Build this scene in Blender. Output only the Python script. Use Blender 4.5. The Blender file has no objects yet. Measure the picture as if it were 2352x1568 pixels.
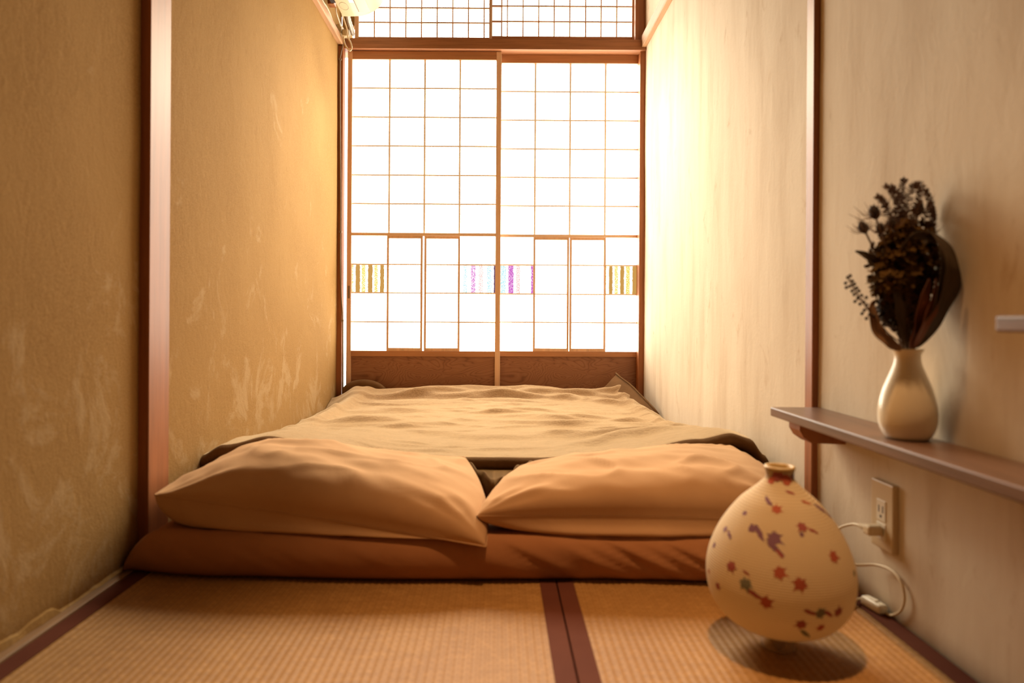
import bpy, bmesh, math, random
from mathutils import Vector, Matrix, noise
random.seed(7)
S = bpy.context.scene
COL = S.collection
R = math.radians

# ------------------------------------------------------------------ camera, light, exposure
F, CX, CY, H, ROLL = 1568.0, 1145.0, 735.0, 0.514, 0.0061   # focal length and optical axis in pixels, eye height, roll
cd = bpy.data.cameras.new('camera'); cam = bpy.data.objects.new('camera', cd); COL.objects.link(cam)
cam.location = (0, 0, H); cam.rotation_euler = (R(90), -ROLL, 0)
cd.sensor_width = 36; cd.lens = 36*F/2352; cd.clip_start = 0.02
cd.shift_x = (1176-CX)/2352; cd.shift_y = -(784-CY)/2352
cd.dof.use_dof = True; cd.dof.focus_distance = 2.95; cd.dof.aperture_fstop = 2.9
S.camera = cam
S.view_settings.view_transform = 'Standard'; S.view_settings.look = 'None'
S.view_settings.exposure = 0.0; S.view_settings.gamma = 1.0; S.view_settings.use_curve_mapping = False
S.cycles.use_denoising = True; S.cycles.max_bounces = 10; S.cycles.diffuse_bounces = 3
S.cycles.sample_clamp_indirect = 6

w = bpy.data.worlds.new('daylight'); S.world = w; w.use_nodes = True
w.node_tree.nodes['Background'].inputs[0].default_value = (1, .95, .86, 1)
w.node_tree.nodes['Background'].inputs[1].default_value = 5.0

WINDOW = 10.0                       # brightness of the daylit paper
ld = bpy.data.lights.new('ceiling_lamp_light', 'SPOT'); ld.energy = 170; ld.color = (1, .58, .27); ld.shadow_soft_size = .06; ld.spot_size = R(41); ld.spot_blend = 1.0
lo = bpy.data.objects.new('ceiling_lamp_light', ld); lo.location = (.20, .88, 2.40); COL.objects.link(lo)

# added area light inside the room, standing in for steep daylight on the bed
ad = bpy.data.lights.new('added_bed_light', 'AREA'); ad.shape = 'RECTANGLE'; ad.size = 1.25; ad.size_y = .5; ad.energy = 16; ad.color = (1, .86, .62); ad.spread = R(95)
ao = bpy.data.objects.new('added_bed_light', ad); ao.location = (-.03, 3.0, 1.62); ao.rotation_euler = (R(-42), 0, 0); COL.objects.link(ao)

# ------------------------------------------------------------------ helpers
def P(px, py, d):                  # photograph pixel at depth d -> world point
    u, v = px-CX, py-CY
    c, s = math.cos(ROLL), math.sin(ROLL)
    u0, v0 = u*c+v*s, -u*s+v*c
    return Vector((u0*d/F, d, H-v0*d/F))
def lin(r, g, b):
    f = lambda c: c/12.92 if c <= .04045 else ((c+.055)/1.055)**2.4
    return (f(r/255), f(g/255), f(b/255), 1)
def smooth(e0, e1, x):
    t = min(1, max(0, (x-e0)/(e1-e0))); return t*t*(3-2*t)
def lerp(a, b, t): return a+(b-a)*t
def interp(pts, x):
    if x <= pts[0][0]: return pts[0][1]
    for (a, b), (c, d) in zip(pts, pts[1:]):
        if x <= c: return lerp(b, d, (x-a)/(c-a))
    return pts[-1][1]
def sinterp(pts, x):
    if x <= pts[0][0]: return pts[0][1]
    for (a, b), (c, d) in zip(pts, pts[1:]):
        if x <= c: return lerp(b, d, smooth(a, c, x))
    return pts[-1][1]

def obj(name, bm, mat, parent=None, sm=False, mats=None):
    if isinstance(bm, bmesh.types.BMesh):
        me = bpy.data.meshes.new(name); bm.normal_update(); bm.to_mesh(me); bm.free()
    else: me = bm
    for m in (mats or [mat]): me.materials.append(m)
    if sm:
        for p in me.polygons: p.use_smooth = True
    o = bpy.data.objects.new(name, me); COL.objects.link(o)
    if parent: o.parent = parent
    return o
def smooth_angle(o, deg=40):
    me = o.data
    for p in me.polygons: p.use_smooth = True
    me.set_sharp_from_angle(angle=R(deg))
    return o
def thing(name, label, cat, group=None):
    o = bpy.data.objects.new(name, None); COL.objects.link(o); o.empty_display_size = .05
    return tag(o, label, cat, group)
def tag(o, label, cat=None, group=None, kind=None):
    if label: o['label'] = label
    if cat: o['category'] = cat
    if group: o['group'] = group
    if kind: o['kind'] = kind
    return o
def struct(o, label, cat='structure'):
    o['kind'] = 'structure'; o['label'] = label; o['category'] = cat
    return o
def box(bm, x0, x1, y0, y1, z0, z1, bev=0, seg=2):
    vs = [bm.verts.new((x, y, z)) for x in (x0, x1) for y in (y0, y1) for z in (z0, z1)]
    q = [(0,1,3,2),(4,6,7,5),(0,4,5,1),(2,3,7,6),(0,2,6,4),(1,5,7,3)]
    fs = [bm.faces.new([vs[i] for i in f]) for f in q]
    if bev:
        es = set(e for f in fs for e in f.edges)
        bmesh.ops.bevel(bm, geom=list(es), offset=bev, segments=seg, affect='EDGES', profile=.5)
    return bm
def boxo(name, mat, parent, x0, x1, y0, y1, z0, z1, bev=0, seg=2):
    bm = bmesh.new(); box(bm, min(x0,x1), max(x0,x1), min(y0,y1), max(y0,y1), min(z0,z1), max(z0,z1), bev, seg)
    return obj(name, bm, mat, parent)
def tube(bm, pts, r, n=8, cap=True):
    pts = [Vector(p) for p in pts]; m = len(pts)
    rs = r if isinstance(r, (list, tuple)) else [r]*m
    rings = []; up = Vector((.13, .21, .97)).normalized()
    for i, p in enumerate(pts):
        t = (pts[min(i+1, m-1)]-pts[max(i-1, 0)]).normalized()
        a = t.cross(up)
        if a.length < .05: a = t.cross(Vector((1, 0, .1)))
        a.normalize(); b = t.cross(a).normalized()
        up = b.cross(t) if False else up
        rings.append([bm.verts.new(p+rs[i]*(math.cos(2*math.pi*k/n)*a+math.sin(2*math.pi*k/n)*b)) for k in range(n)])
    for A, B in zip(rings, rings[1:]):
        for k in range(n): bm.faces.new((A[k], A[(k+1) % n], B[(k+1) % n], B[k]))
    if cap:
        bm.faces.new(list(reversed(rings[0]))); bm.faces.new(rings[-1])
    return bm
def spline(pts, n=8):
    pts = [Vector(p) for p in pts]; out = []
    for i in range(len(pts)-1):
        p0, p1, p2, p3 = pts[max(i-1,0)], pts[i], pts[i+1], pts[min(i+2, len(pts)-1)]
        for k in range(n):
            t = k/n
            out.append(.5*((2*p1)+(-p0+p2)*t+(2*p0-5*p1+4*p2-p3)*t*t+(-p0+3*p1-3*p2+p3)*t**3))
    out.append(pts[-1]); return out
def lathe(bm, prof, c, n=48, close=False):
    rings = []
    for r, z in prof:
        rings.append([bm.verts.new((c[0]+r*math.cos(2*math.pi*k/n), c[1]+r*math.sin(2*math.pi*k/n), z)) for k in range(n)])
    for A, B in zip(rings, rings[1:]):
        for k in range(n): bm.faces.new((A[k], A[(k+1) % n], B[(k+1) % n], B[k]))
    return rings
def ellipsoid(bm, c, rx, rz, axis=Vector((0,0,1)), n=8, m=6):
    q = Vector((0,0,1)).rotation_difference(axis.normalized()).to_matrix()
    rings = []
    for j in range(1, m):
        a = math.pi*j/m
        rings.append([bm.verts.new(Vector(c)+q @ Vector((rx*math.sin(a)*math.cos(2*math.pi*k/n), rx*math.sin(a)*math.sin(2*math.pi*k/n), rz*math.cos(a)))) for k in range(n)])
    t = bm.verts.new(Vector(c)+q @ Vector((0,0,rz))); b = bm.verts.new(Vector(c)-q @ Vector((0,0,rz)))
    for A, B in zip(rings, rings[1:]):
        for k in range(n): bm.faces.new((A[k], B[k], B[(k+1) % n], A[(k+1) % n]))
    for k in range(n):
        bm.faces.new((t, rings[0][k], rings[0][(k+1) % n])); bm.faces.new((b, rings[-1][(k+1) % n], rings[-1][k]))

# ------------------------------------------------------------------ materials
def mat(name, col, rough=.6, metal=0, spec=.5):
    m = bpy.data.materials.new(name); m.use_nodes = True
    b = m.node_tree.nodes['Principled BSDF']
    b.inputs['Base Color'].default_value = col; b.inputs['Roughness'].default_value = rough
    b.inputs['Metallic'].default_value = metal; b.inputs['Specular IOR Level'].default_value = spec
    return m
def nd(m, t, **kw):
    n = m.node_tree.nodes.new(t)
    for k, v in kw.items():
        if k in n.inputs: n.inputs[k].default_value = v
        else: setattr(n, k, v)
    return n
def lk(m, a, b): m.node_tree.links.new(a, b)
def bsdf(m): return m.node_tree.nodes['Principled BSDF']
def coords(m, scale=(1,1,1), rot=(0,0,0)):
    tc = nd(m, 'ShaderNodeTexCoord'); mp = nd(m, 'ShaderNodeMapping')
    mp.inputs['Scale'].default_value = scale; mp.inputs['Rotation'].default_value = rot
    lk(m, tc.outputs['Object'], mp.inputs['Vector']); return mp.outputs['Vector']
def ramp(m, src, stops):
    r = nd(m, 'ShaderNodeValToRGB'); e = r.color_ramp.elements
    while len(e) < len(stops): e.new(.5)
    for i, (p, c) in enumerate(stops):
        e[i].position = p; e[i].color = c if len(c) == 4 else (*c, 1)
    lk(m, src, r.inputs['Fac']); return r.outputs['Color']
def mix(m, fac, a, b, mode='MIX'):
    n = nd(m, 'ShaderNodeMix', data_type='RGBA', blend_type=mode)
    for s, v in ((0, fac), (6, a), (7, b)):
        if hasattr(v, 'links'): lk(m, v, n.inputs[s])
        else: n.inputs[s].default_value = v
    return n.outputs[2]
def bump(m, src, strength, dist=.002, prev=None):
    b = nd(m, 'ShaderNodeBump'); b.inputs['Strength'].default_value = strength; b.inputs['Distance'].default_value = dist
    lk(m, src, b.inputs['Height'])
    if prev is not None: lk(m, prev, b.inputs['Normal'])
    return b.outputs['Normal']
BW = lambda a, b: [(a, (0,0,0,1)), (b, (1,1,1,1))]

def wood(name, col, axis='z', rough=.45, grain=1.0, contrast=.35):
    m = mat(name, col, rough)
    sc = {'x': (2, 40, 40), 'y': (40, 2, 40), 'z': (40, 40, 2)}[axis]
    n = nd(m, 'ShaderNodeTexNoise'); n.inputs['Scale'].default_value = 1.6*grain; n.inputs['Detail'].default_value = 7; n.inputs['Roughness'].default_value = .65
    lk(m, coords(m, sc), n.inputs['Vector'])
    dark = tuple(c*(1-contrast) for c in col[:3])+(1,); lite = tuple(min(1, c*(1+contrast*.6)) for c in col[:3])+(1,)
    lk(m, ramp(m, n.outputs['Fac'], [(.3, dark), (.52, col), (.72, lite)]), bsdf(m).inputs['Base Color'])
    lk(m, bump(m, n.outputs['Fac'], .25, .001), bsdf(m).inputs['Normal'])
    return m

def plaster_left():
    m = mat('ochre_plaster', (.5,.3,.1,1), .95, 0, .1); v = coords(m)
    fine = nd(m, 'ShaderNodeTexNoise', Scale=330.0, Detail=4.0); lk(m, v, fine.inputs['Vector'])
    big = nd(m, 'ShaderNodeTexNoise', Scale=3.0, Detail=6.0); lk(m, v, big.inputs['Vector'])
    base = ramp(m, big.outputs['Fac'], [(.3, (.275,.150,.048,1)), (.7, (.345,.20,.071,1))])
    base = mix(m, ramp(m, fine.outputs['Fac'], BW(.35, .7)), base, (.365,.215,.075,1), 'MIX')
    # pale scuffs, denser towards the floor
    sc = nd(m, 'ShaderNodeTexNoise', Scale=7.5, Detail=9.0, Roughness=.70, Distortion=.6); lk(m, coords(m, (1, 1, .75)), sc.inputs['Vector'])
    sep = nd(m, 'ShaderNodeSeparateXYZ'); lk(m, v, sep.inputs[0])
    mr = nd(m, 'ShaderNodeMapRange'); lk(m, sep.outputs['Z'], mr.inputs['Value'])
    for i, x in ((1, 0), (2, 1.1), (3, .10), (4, -.03)): mr.inputs[i].default_value = x
    ad = nd(m, 'ShaderNodeMath', operation='ADD'); lk(m, sc.outputs['Fac'], ad.inputs[0]); lk(m, mr.outputs[0], ad.inputs[1])
    scm = ramp(m, ad.outputs[0], [(.60, (0,0,0,1)), (.68, (.48,.48,.48,1))])
    base = mix(m, scm, base, (.46,.32,.17,1))
    # dark thin fibres
    fb = nd(m, 'ShaderNodeTexNoise', Scale=60.0, Detail=3.0, Distortion=1.0); lk(m, coords(m, (1, 1, .5)), fb.inputs['Vector'])
    base = mix(m, ramp(m, fb.outputs['Fac'], [(.28, (.35,.35,.35,1)), (.40, (0,0,0,1))]), base, (.28,.15,.05,1))
    lk(m, base, bsdf(m).inputs['Base Color'])
    n1 = bump(m, fine.outputs['Fac'], .5, .0014)
    n2 = bump(m, sc.outputs['Fac'], .35, .006, n1)
    lk(m, bump(m, fb.outputs['Fac'], .4, .002, n2), bsdf(m).inputs['Normal'])
    return m
def plaster_right():
    m = mat('pale_plaster', (.7,.55,.36,1), .9, 0, .15); v = coords(m)
    streak = nd(m, 'ShaderNodeTexNoise', Scale=4.0, Detail=7.0, Roughness=.6); lk(m, coords(m, (1, 3.0, .45)), streak.inputs['Vector'])
    base = ramp(m, streak.outputs['Fac'], [(.25, (.56,.44,.31,1)), (.48, (.665,.555,.42,1)), (.75, (.73,.63,.49,1))])
    st = nd(m, 'ShaderNodeTexNoise', Scale=9.0, Detail=8.0, Roughness=.7, Distortion=.8); lk(m, coords(m, (1, 1.6, .7)), st.inputs['Vector'])
    base = mix(m, ramp(m, st.outputs['Fac'], [(.60, (0,0,0,1)), (.72, (.45,.45,.45,1))]), base, (.38,.22,.095,1))
    base = mix(m, ramp(m, st.outputs['Fac'], [(.24, (.5,.5,.5,1)), (.34, (0,0,0,1))]), base, (.70,.60,.45,1))
    lk(m, base, bsdf(m).inputs['Base Color'])
    fine = nd(m, 'ShaderNodeTexNoise', Scale=120.0, Detail=5.0); lk(m, v, fine.inputs['Vector'])
    n1 = bump(m, fine.outputs['Fac'], .2, .001)
    lk(m, bump(m, st.outputs['Fac'], .3, .004, n1), bsdf(m).inputs['Normal'])
    return m
def cloth(name, c1, c2, sheen=0.0, weave=700.0, bs=.25, wr=0.0, rough=.9):
    m = mat(name, c1, rough, 0, .02)
    n = nd(m, 'ShaderNodeTexNoise', Scale=weave, Detail=2.0); lk(m, coords(m), n.inputs['Vector'])
    big = nd(m, 'ShaderNodeTexNoise', Scale=9.0, Detail=4.0); lk(m, coords(m), big.inputs['Vector'])
    lk(m, mix(m, ramp(m, big.outputs['Fac'], BW(.3, .7)), c1, c2), bsdf(m).inputs['Base Color'])
    nn = bump(m, n.outputs['Fac'], bs, .0008)
    if wr:
        q = nd(m, 'ShaderNodeTexNoise', Scale=14.0, Detail=4.0, Distortion=.8); lk(m, coords(m, (1, .6, 1)), q.inputs['Vector'])
        nn = bump(m, q.outputs['Fac'], wr, .01, nn)
    lk(m, nn, bsdf(m).inputs['Normal'])
    if sheen:
        bsdf(m).inputs['Sheen Weight'].default_value = sheen; bsdf(m).inputs['Sheen Roughness'].default_value = .45
        bsdf(m).inputs['Sheen Tint'].default_value = (1, .80, .55, 1)
    return m
def fleece():
    m = mat('brown_fleece', (.3,.17,.08,1), .95, 0, .05); v = coords(m)
    n = nd(m, 'ShaderNodeTexNoise', Scale=150.0, Detail=5.0, Roughness=.7); lk(m, v, n.inputs['Vector'])
    n2 = nd(m, 'ShaderNodeTexNoise', Scale=28.0, Detail=4.0, Roughness=.6); lk(m, coords(m, (.7, 1.5, 1)), n2.inputs['Vector'])
    c = ramp(m, n.outputs['Fac'], [(.3, (.25,.138,.062,1)), (.7, (.40,.245,.122,1))])
    lk(m, mix(m, ramp(m, n2.outputs['Fac'], [(.35, (0,0,0,1)), (.75, (.5,.5,.5,1))]), c, (.20,.108,.048,1)), bsdf(m).inputs['Base Color'])
    a = bump(m, n.outputs['Fac'], .7, .003)
    lk(m, bump(m, n2.outputs['Fac'], .35, .008, a), bsdf(m).inputs['Normal'])
    bsdf(m).inputs['Sheen Weight'].default_value = 1.0; bsdf(m).inputs['Sheen Roughness'].default_value = .5
    bsdf(m).inputs['Sheen Tint'].default_value = (1, .80, .52, 1)
    return m
def paper(name='lit_paper', strength=1.0):
    m = bpy.data.materials.new(name); m.use_nodes = True; nt = m.node_tree; nt.nodes.clear()
    o = nd(m, 'ShaderNodeOutputMaterial'); e = nd(m, 'ShaderNodeEmission')
    e.inputs[0].default_value = (1, .91, .745, 1); e.inputs[1].default_value = WINDOW*strength
    lk(m, e.outputs[0], o.inputs['Surface']); return m
def striped(name, stops, phase, width, amount):
    """backlit coloured paper: vertical torn stripes; stops = list of (position, colour, strength)"""
    m = bpy.data.materials.new(name); m.use_nodes = True; nt = m.node_tree; nt.nodes.clear()
    o = nd(m, 'ShaderNodeOutputMaterial'); e = nd(m, 'ShaderNodeEmission')
    tc = nd(m, 'ShaderNodeTexCoord'); sp = nd(m, 'ShaderNodeSeparateXYZ'); lk(m, tc.outputs['Generated'], sp.inputs[0])
    n = nd(m, 'ShaderNodeTexNoise', Scale=9.0, Detail=4.0); lk(m, tc.outputs['Generated'], n.inputs['Vector'])
    n2 = nd(m, 'ShaderNodeTexNoise', Scale=30.0, Detail=3.0, Roughness=.8); lk(m, tc.outputs['Generated'], n2.inputs['Vector'])
    s = nd(m, 'ShaderNodeMath', operation='MULTIPLY_ADD'); lk(m, n.outputs['Fac'], s.inputs[0]); s.inputs[1].default_value = .05; lk(m, sp.outputs['X'], s.inputs[2])
    s2 = nd(m, 'ShaderNodeMath', operation='SUBTRACT'); lk(m, s.outputs[0], s2.inputs[0]); s2.inputs[1].default_value = .025
    r = nd(m, 'ShaderNodeValToRGB'); r.color_ramp.interpolation = 'CONSTANT'; el = r.color_ramp.elements
    ks = nd(m, 'ShaderNodeValToRGB'); ks.color_ramp.interpolation = 'CONSTANT'; ek = ks.color_ramp.elements
    while len(el) < len(stops): el.new(.5); ek.new(.5)
    for i, (p, c, sol) in enumerate(stops):
        el[i].position = p; el[i].color = c; ek[i].position = p; ek[i].color = (sol, sol, sol, 1)
    lk(m, s2.outputs[0], r.inputs[0]); lk(m, s2.outputs[0], ks.inputs[0])
    # solid stripes stay solid, printed ones are speckled with lit paper
    sub = nd(m, 'ShaderNodeMath', operation='ADD'); lk(m, ks.outputs[0], sub.inputs[0]); lk(m, n2.outputs['Fac'], sub.inputs[1])
    f = ramp(m, sub.outputs[0], [(.90, (0,0,0,1)), (1.0, (1,1,1,1))])
    lk(m, mix(m, f, (1.9, 1.8, 1.6, 1), r.outputs[0]), e.inputs[0]); e.inputs[1].default_value = 1.0
    lk(m, e.outputs[0], o.inputs['Surface']); return m
def board_grain(name):
    m = mat(name, (.25,.1,.04,1), .5)
    n0 = nd(m, 'ShaderNodeTexNoise', Scale=2.4, Detail=3.0, Distortion=.6); lk(m, coords(m, (1, 1, 2.6)), n0.inputs['Vector'])
    ml = nd(m, 'ShaderNodeMath', operation='MULTIPLY'); ml.inputs[1].default_value = 34; lk(m, n0.outputs['Fac'], ml.inputs[0])
    fr = nd(m, 'ShaderNodeMath', operation='PINGPONG'); fr.inputs[1].default_value = .5; lk(m, ml.outputs[0], fr.inputs[0])
    c = ramp(m, fr.outputs[0], [(.0, (.20,.078,.034,1)), (.13, (.285,.118,.052,1)), (.5, (.32,.14,.065,1))])
    lk(m, c, bsdf(m).inputs['Base Color'])
    lk(m, bump(m, fr.outputs[0], .2, .001), bsdf(m).inputs['Normal'])
    return m
def tatami():
    m = mat('rush_weave', (.5,.3,.11,1), .62, 0, .3)
    n = nd(m, 'ShaderNodeTexNoise', Scale=1.0, Detail=3.0); lk(m, coords(m, (14, 420, 1)), n.inputs['Vector'])
    big = nd(m, 'ShaderNodeTexNoise', Scale=5.0, Detail=4.0); lk(m, coords(m), big.inputs['Vector'])
    c = ramp(m, n.outputs['Fac'], [(.3, (.33,.165,.047,1)), (.7, (.45,.243,.078,1))])
    # offset small blocks like the woven rush: alternate along every rib
    br = nd(m, 'ShaderNodeTexBrick'); br.inputs['Scale'].default_value = 1; br.offset = .5
    br.inputs['Brick Width'].default_value = .013; br.inputs['Row Height'].default_value = .0085; br.inputs['Mortar Size'].default_value = .0007
    br.inputs['Color1'].default_value = (1,1,1,1); br.inputs['Color2'].default_value = (.78,.74,.68,1); br.inputs['Mortar'].default_value = (.60,.52,.42,1)
    lk(m, coords(m), br.inputs['Vector'])
    c = mix(m, .7, c, br.outputs['Color'], 'MULTIPLY')
    lk(m, mix(m, ramp(m, big.outputs['Fac'], BW(.4, .75)), c, mix(m, .8, c, (.86,.80,.70,1), 'MULTIPLY')), bsdf(m).inputs['Base Color'])
    lk(m, bump(m, n.outputs['Fac'], .35, .0008), bsdf(m).inputs['Normal'])
    return m
def washi():
    m = bpy.data.materials.new('ribbed_washi'); m.use_nodes = True; b = bsdf(m)
    b.inputs['Roughness'].default_value = .75; b.inputs['Specular IOR Level'].default_value = .25
    tc = nd(m, 'ShaderNodeTexCoord'); sp = nd(m, 'ShaderNodeSeparateXYZ'); lk(m, tc.outputs['Object'], sp.inputs[0])
    ml = nd(m, 'ShaderNodeMath', operation='MULTIPLY'); ml.inputs[1].default_value = 2*math.pi/.0038; lk(m, sp.outputs['Z'], ml.inputs[0])
    sn = nd(m, 'ShaderNodeMath', operation='SINE'); lk(m, ml.outputs[0], sn.inputs[0])
    c = ramp(m, sn.outputs[0], [(0, (.66,.50,.32,1)), (.55, (.76,.62,.42,1))])
    lk(m, c, b.inputs['Base Color'])
    lk(m, bump(m, sn.outputs[0], .35, .0008), b.inputs['Normal'])
    b.inputs['Subsurface Weight'].default_value = .15; b.inputs['Subsurface Radius'].default_value = (.03, .02, .01)
    tr = nd(m, 'ShaderNodeBsdfTranslucent'); tr.inputs[0].default_value = (.9,.72,.45,1)
    mx = nd(m, 'ShaderNodeMixShader'); mx.inputs[0].default_value = .3
    out = m.node_tree.nodes['Material Output']
    lk(m, b.outputs[0], mx.inputs[1]); lk(m, tr.outputs[0], mx.inputs[2]); lk(m, mx.outputs[0], out.inputs['Surface'])
    return m

M_left, M_right = plaster_left(), plaster_right()
M_post = wood('red_post_wood', (.36,.13,.045,1), 'z', .46, contrast=.3); bsdf(M_post).inputs['Specular IOR Level'].default_value = .35
M_postx = wood('red_beam_wood', (.36,.15,.06,1), 'x', .5)
M_posty = wood('pale_rail_wood', (.46,.25,.12,1), 'y', .55)
M_shz = wood('glare_paled_stile_wood', (.75,.49,.31,1), 'z', .5, contrast=.2)  # stile wood paled: the window's veil of glare is in the colour
M_shx = wood('shoji_rail_wood', (.46,.21,.09,1), 'x', .5, contrast=.25)
M_glare_rail = wood('glare_paled_rail_wood', (.82,.58,.40,1), 'x', .5, contrast=.12)  # same rail wood, lightened to paint the glare across the middle rail
M_munt = wood('glare_paled_muntin_wood', (.95,.84,.72,1), 'z', .5, contrast=.15)  # muntin colour lightened to imitate glare from the bright paper
M_board = board_grain('cedar_board')
M_paper = paper()
M_ranma_paper = paper('transom_paper', .85)
M_dim = paper('shaded_paper', .17)
M_dark = mat('dark_gap', (.03,.012,.006,1), .7)
M_heri = cloth('border_cloth', (.10,.032,.02,1), (.125,.042,.026,1), 0, 900, .3, rough=.6)
M_sheet = cloth('brown_sheet', (.37,.16,.07,1), (.42,.19,.085,1), 0, 800, .2, .22)
M_case = cloth('tan_pillowcase', (.52,.30,.155,1), (.565,.335,.178,1), .15, 800, .15, .16)
M_fleece = fleece()
M_pile = cloth('shade_darkened_pile', (.12,.062,.027,1), (.17,.09,.04,1), .04, 260, .9, .4)  # reverse pile, also darkened for the shade on hem and underside
M_duvet = cloth('olive_brown_cotton', (.11,.06,.022,1), (.15,.08,.03,1), 0, 600, .3, .3)
M_tatami = tatami()
M_shelf = wood('brown_stained_board', (.155,.08,.05,1), 'y', .33, contrast=.4)
M_ceramic = mat('ivory_ceramic', (.86,.75,.56,1), .22)
M_ivory = mat('ivory_plastic', (.66,.52,.33,1), .4)
M_white = mat('cream_plastic', (.80,.72,.58,1), .4)
M_box = mat('aged_cream_plastic', (.52,.40,.22,1), .45)
M_accase = mat('cream_casing', (.42,.355,.24,1), .4)
M_cord = mat('cream_cord', (.72,.58,.38,1), .5)
M_slot = mat('slot_black', (.02,.014,.01,1), .6)
M_greycable = mat('grey_brown_cable', (.24,.17,.12,1), .5)
M_metal = mat('dull_metal', (.25,.2,.16,1), .4, .8)
M_foil = mat('silver_tape', (.36,.31,.26,1), .4, .5)
M_tape = mat('vent_line', (.22,.16,.11,1), .6)
M_blue = mat('pale_label_blue', (.62,.66,.72,1), .5)
M_yose = wood('old_edge_board', (.28,.15,.065,1), 'y', .6)
M_washi = washi(); M_ceil = wood('dark_ceiling_boards', (.075,.035,.016,1), 'y', .6)

# ------------------------------------------------------------------ the room
XL, XR, YB, YF, ZC = -.7595, .690, 3.29, -1.3, 2.5
# floor slab with a recess where the mats lie
bm = bmesh.new(); box(bm, XL-.1, XR+.1, YF-.1, YB+.15, -.14, -.055); box(bm, XL, XR, 1.47, YB+.1, -.055, 0.0)
struct(obj('floor', bm, M_yose), 'wooden floor under the rush mats and the bedding', 'floor')
def wall_grid(name, m, xa, amp, label, seed, bottom):
    """plastered wall with a slightly uneven surface; xa = plane, other side is a flat back"""
    bm = bmesh.new(); ny, nz = 150, 70; sgn = 1 if xa < 0 else -1
    V = []
    for j in range(nz+1):
        row = []
        for i in range(ny+1):
            y = YF+(YB-.02-YF)*i/ny; z = ZC*j/nz
            if j == 0: z = bottom(y)
            d = amp*(noise.fractal(Vector((y*2.2+seed, z*2.2, seed)), 1, 2, 4))
            row.append(bm.verts.new((xa+sgn*min(d, .0025), y, z)))
        V.append(row)
    for j in range(nz):
        for i in range(ny):
            f = (V[j][i], V[j][i+1], V[j+1][i+1], V[j+1][i])
            bm.faces.new(f[::-1] if xa > 0 else f)
    o = obj(name, bm, m, None, True)
    md = o.modifiers.new('thickness', 'SOLIDIFY'); md.thickness = .09; md.offset = -1
    return struct(o, label, 'wall')
wall_grid('wall_left', M_left, XL, .0022, 'ochre sand-plastered wall with pale scuffs, left of the bed', 3.1, lambda y: -.0555)
wall_grid('wall_right', M_right, XR, .003, 'pale beige streaky plaster wall behind vase shelf and lamp', 8.7, lambda y: -.0555)
struct(boxo('ceiling', M_ceil, None, XL-.1, XR+.1, YF-.1, YB+.15, ZC, ZC+.06), 'wooden ceiling above the frame', 'ceiling')
struct(boxo('wall_front', M_ceil, None, XL-.1, XR+.1, YF-.09, YF, -.05, ZC), 'plaster wall behind the viewpoint', 'wall')
struct(boxo('wall_back', M_left, None, XL, XR, YB-.02, YB+.08, 2.26, ZC), 'plaster strip above the lattice transom windows', 'wall')

# left post and right post
def px_x(px, d, py=700): return P(px, py, d).x
def px_z(py, d, px=1145): return P(px, py, d).z
struct(boxo('trim_1', M_post, None, XL-.01, -.7385, 1.4435, 1.533, 0, ZC, .0015), 'reddish brown wooden post set in the ochre left wall', 'post')
struct(boxo('trim_2', M_post, None, .6765, XR+.01, 1.470, 1.508, 0, ZC, .003), 'slim dark wooden post on the pale right wall behind the shelf', 'post')
# wall rails at lintel height
struct(boxo('trim_3', M_posty, None, XL-.01, -.7366, 1.533, 3.20, 1.800, 1.832, .004), 'wooden rail along top of ochre wall below air conditioner', 'rail')
struct(boxo('trim_4', M_posty, None, .668, XR+.01, 1.508, 3.225, 1.805, 1.862, .003), 'light wooden rail high on the pale right wall', 'rail')
# corner posts and lintel beam
struct(boxo('trim_5', M_post, None, XL-.005, -.7365, 3.205, 3.25, 0, 1.80, .002), 'narrow dark corner post beside the left shoji window', 'post')
cr = P(1466, 700, 3.25)
struct(boxo('trim_6', M_post, None, cr.x, XR+.01, 3.235, 3.30, 0, 1.80, .002), 'narrow corner post at right of the right shoji window', 'post')
zt, zb_ = px_z(88.5, 3.22), px_z(113, 3.22)
struct(boxo('trim_7', M_postx, None, XL-.0, XR, 3.22, 3.34, zb_, zt, .003), 'horizontal brown lintel beam between shoji panels and transom', 'beam')
struct(boxo('trim_8', M_post, None, px_x(1459.5, 3.25, 50), XR+.01, 3.25, 3.32, zt, 2.3, .002), 'dark post beside the right transom window', 'post')
bm = bmesh.new(); box(bm, XL, px_x(815, 3.29, 50), 3.285, 3.33, px_z(62, 3.29), 2.3); box(bm, XL, px_x(806, 3.29, 70), 3.285, 3.33, zt, px_z(62, 3.29))
struct(obj('trim_9', bm, M_left), 'plaster faced strip left of the transom window', 'trim')
struct(boxo('trim_10', M_shx, None, XL, XR, 3.215, 3.34, -.005, .012), 'floor sill track below shoji panels, hidden by the bed', 'trim')

# left floor edge board, crumbly plaster edge
def edge_board(name, x0, x1, label):
    return struct(boxo(name, M_yose, None, x0, x1, YF, 1.46, -.055, .004, .002), label, 'baseboard')
edge_board('baseboard_left', XL, -.7365, 'worn wooden edge board between left wall and tatami')
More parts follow.
